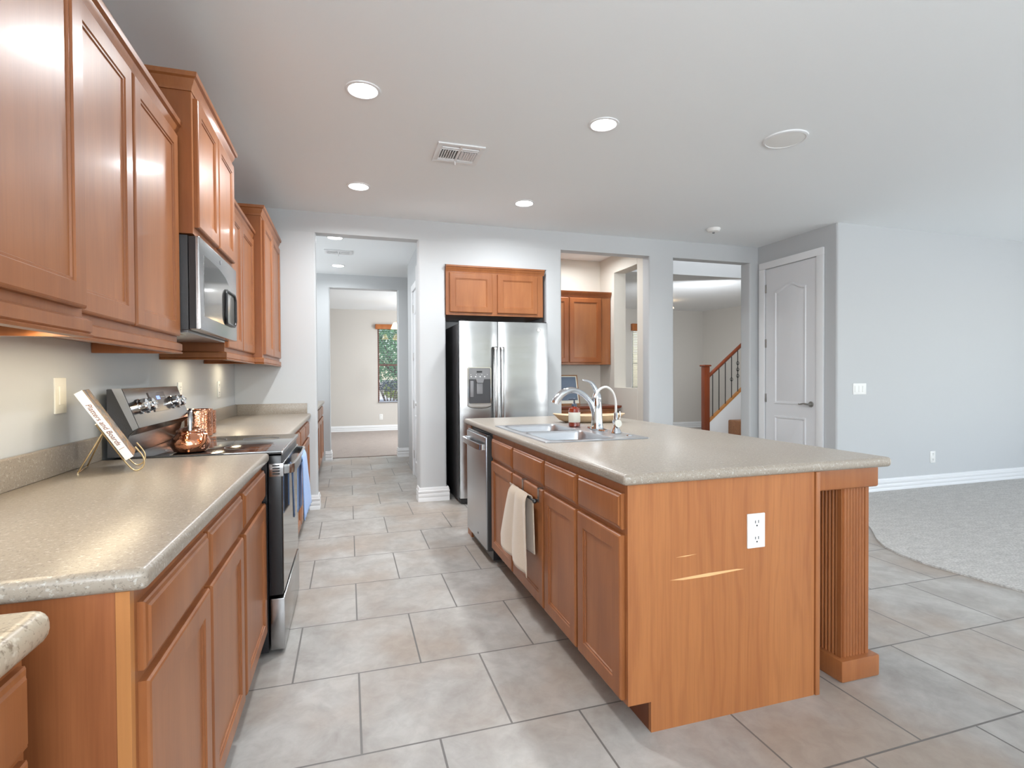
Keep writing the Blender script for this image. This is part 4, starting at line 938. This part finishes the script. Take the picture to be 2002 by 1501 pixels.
# cabinet over the fridge
t = thing('over_fridge_cabinet', 'two door wood cabinet set into the wall above the refrigerator', 'cabinet', (1.47, 5.4, 1.878))
YF = 5.318
part('cabinet_box', MB().box(.948, 1.990, YF, 5.90, 1.878, 2.372), CABD, t)
MFc = frame((0, YF, 0), (1, 0, 0), (0, -1, 0))
part('face_frame', MB().box(.948, 1.990, 0, .003, 1.878, 2.372, M=MFc), CAB, t)
MFc2 = frame((0, YF-.003, 0), (1, 0, 0), (0, -1, 0))
door_front(t, MFc2, .984, 1.430, 1.905, 2.305, .019); door_front(t, MFc2, 1.484, 1.925, 1.905, 2.305, .019)
part('crown_moulding', MB().prism([(YF, 2.318), (YF-.006, 2.318), (YF-.010, 2.335), (YF-.020, 2.345), (YF-.024, 2.358), (YF-.032, 2.364), (YF-.032, 2.380), (YF, 2.380)], .948, 2.003, 'x'), CAB, t)

# ------------------------------------------------------------------ butler pantry
t = thing('pantry_wall_cabinet', 'reddish wood wall cabinet seen through the pass-through', 'cabinet', (2.8, 6.4, 1.40))
MP = frame((0, 6.262, 0), (1, 0, 0), (0, -1, 0))
part('cabinet_box', MB().box(2.22, 3.284, 6.262, 6.568, 1.40, 2.28), CABD, t)
part('face_frame', MB().box(2.22, 3.284, 0, .004, 1.40, 2.28, M=MP), CAB, t)
MP2 = frame((0, 6.258, 0), (1, 0, 0), (0, -1, 0))
REDC = wood('reddish_cabinet_wood', (.36, .112, .030), (.27, .076, .019)); REDC2 = REDC
door_front(t, MP2, 2.25, 2.685, 1.425, 2.255, .019, m=REDC); door_front(t, MP2, 2.70, 3.145, 1.425, 2.255, .019, m=REDC)
part('crown_moulding', MB().prism([(6.262, 2.27), (6.252, 2.27), (6.246, 2.295), (6.232, 2.31), (6.226, 2.338), (6.262, 2.338)], 2.22, 3.286, 'x'), REDC, t)
t = base_cab('wood base cabinet under the picture beyond the pass-through', frame((0, 6.0, 0), (1, 0, 0), (0, -1, 0)), 2.24, 3.24, .56, [(2.26, 2.73), (2.75, 3.22)], [(2.26, 2.73), (2.75, 3.22)], 'butler pantry cabinets', loc=(2.75, 6.2, 0), zt=.84, wz=(.69, .81), dz=(.12, .67))
t = thing('wood_pantry_top', 'red brown moulded wood worktop beyond the pass-through', 'worktop', (2.75, 6.2, .842))
part('worktop', MB().sweep([(2.22, 6.56), (2.22, 5.955), (3.262, 5.955), (3.262, 6.56)], [(-.25, .842), (-.01, .842), (.0, .85), (.010, .858), (.012, .880), (-.25, .880)]).box(2.3, 3.2, 6.0, 6.55, .842, .8795), STAIRW, t)
t = thing('framed_print', 'framed slate blue print leaning on the wall above the wood worktop', 'picture', (2.55, 6.3, .88))
part('picture_frame', MB().prism([(6.20, .881), (6.235, .881), (6.325, 1.262), (6.300, 1.266)], 2.36, 2.825, 'x'), wood('thin_brown_frame', (.35, .18, .08), (.28, .13, .05)), t)
part('print_mat', MB().faces([(2.375, 6.2025, .905), (2.81, 6.2025, .905), (2.81, 6.2955, 1.252), (2.375, 6.2955, 1.252)], [(0, 1, 2, 3)]), LABELM, t)
part('print', MB().faces([(2.39, 6.209, .945), (2.795, 6.209, .945), (2.795, 6.2875, 1.240), (2.39, 6.2875, 1.240)], [(0, 1, 2, 3)]), CHALK, t)

# hall base cabinet
t = base_cab('wood base cabinet with countertop on the left side of the hall', frame((-.372, 0, 0), (0, 1, 0), (1, 0, 0)), 6.30, 8.18, .58, [(6.33, 6.93), (6.95, 7.55), (7.57, 8.16)], [(6.33, 6.93), (6.95, 7.55), (7.57, 8.16)], 'hall cabinets', loc=(-.68, 7.2, 0))
solo('hall_countertop', slab(MB(), -.99, -.335, 6.25, 8.20, ZB, ZC), CTOP, 'grey countertop on the hall base cabinet left of the far opening', 'countertop', (-.68, 7.2, ZB))

# ------------------------------------------------------------------ staircase
NY = 9.0
t = thing('stair_railing', 'stair railing with red brown handrail and dark iron balusters', 'railing', (6.85, NY, 0))
nx = 6.835
part('newel_post', MB().box(nx-.058, nx+.058, NY-.058, NY+.058, 0, 1.43, .004), STAIRW, t)
part('newel_cap', MB().prism([(nx-.072, 1.431), (nx+.072, 1.431), (nx+.082, 1.446), (nx+.074, 1.464), (nx-.074, 1.464), (nx-.082, 1.446)], NY-.08, NY+.08), STAIRW, t)
slope = .80; XE = 8.05
def hz(x): return 1.225+(x-6.916)*slope
def bz(x): return .320+(x-6.916)*slope
part('handrail', MB().tube([(nx+.05, NY, hz(nx+.05)+.02), (XE, NY, hz(XE)+.02)], .036, 12), STAIRW, t)
part('bottom_rail', MB().prism([(nx+.06, bz(nx+.06)), (XE, bz(XE)), (XE, bz(XE)+.045), (nx+.06, bz(nx+.06)+.045)], NY-.036, NY+.036), wood('honey_stair_trim', (.55, .25, .07), (.48, .19, .05)), t)
for k in range(7):
    x = 7.005+k*.152; bb = MB().tube([(x, NY, bz(x)+.04), (x, NY, hz(x))], .0085, 8)
    bal = part('baluster', bb, IRON, t)
    def basket(z):
        q = MB()
        for j in range(4):
            a0 = j*pi/2; q.tube([(x+.026*sin(pi*i/10)*cos(a0+1.5*i/10), NY+.026*sin(pi*i/10)*sin(a0+1.5*i/10), z-.045+.09*i/10) for i in range(11)], .0045, 6)
        return q
    if k == 3: part('baluster_basket', basket((hz(x)+bz(x))/2-.04), IRON, bal)
    if k == 4:
        for dz_ in (-.13, 0, .13): part('baluster_basket', basket((hz(x)+bz(x))/2+dz_+.04), IRON, bal)
t2 = thing('staircase', 'carpeted staircase with white side wall rising to the right', 'stairs', (7.6, NY, 0))
part('stair_side_wall', MB().prism([(nx+.06, 0), (XE, 0), (XE, bz(XE)-.001), (nx+.06, bz(nx+.06)-.001)], NY-.033, NY+.033), TRIM, t2)
part('starting_step', MB().box(7.34, XE, NY-.50, NY-.035, .0, .355, .035, 4), CARPETB, t2, 'brown carpeted starting step')
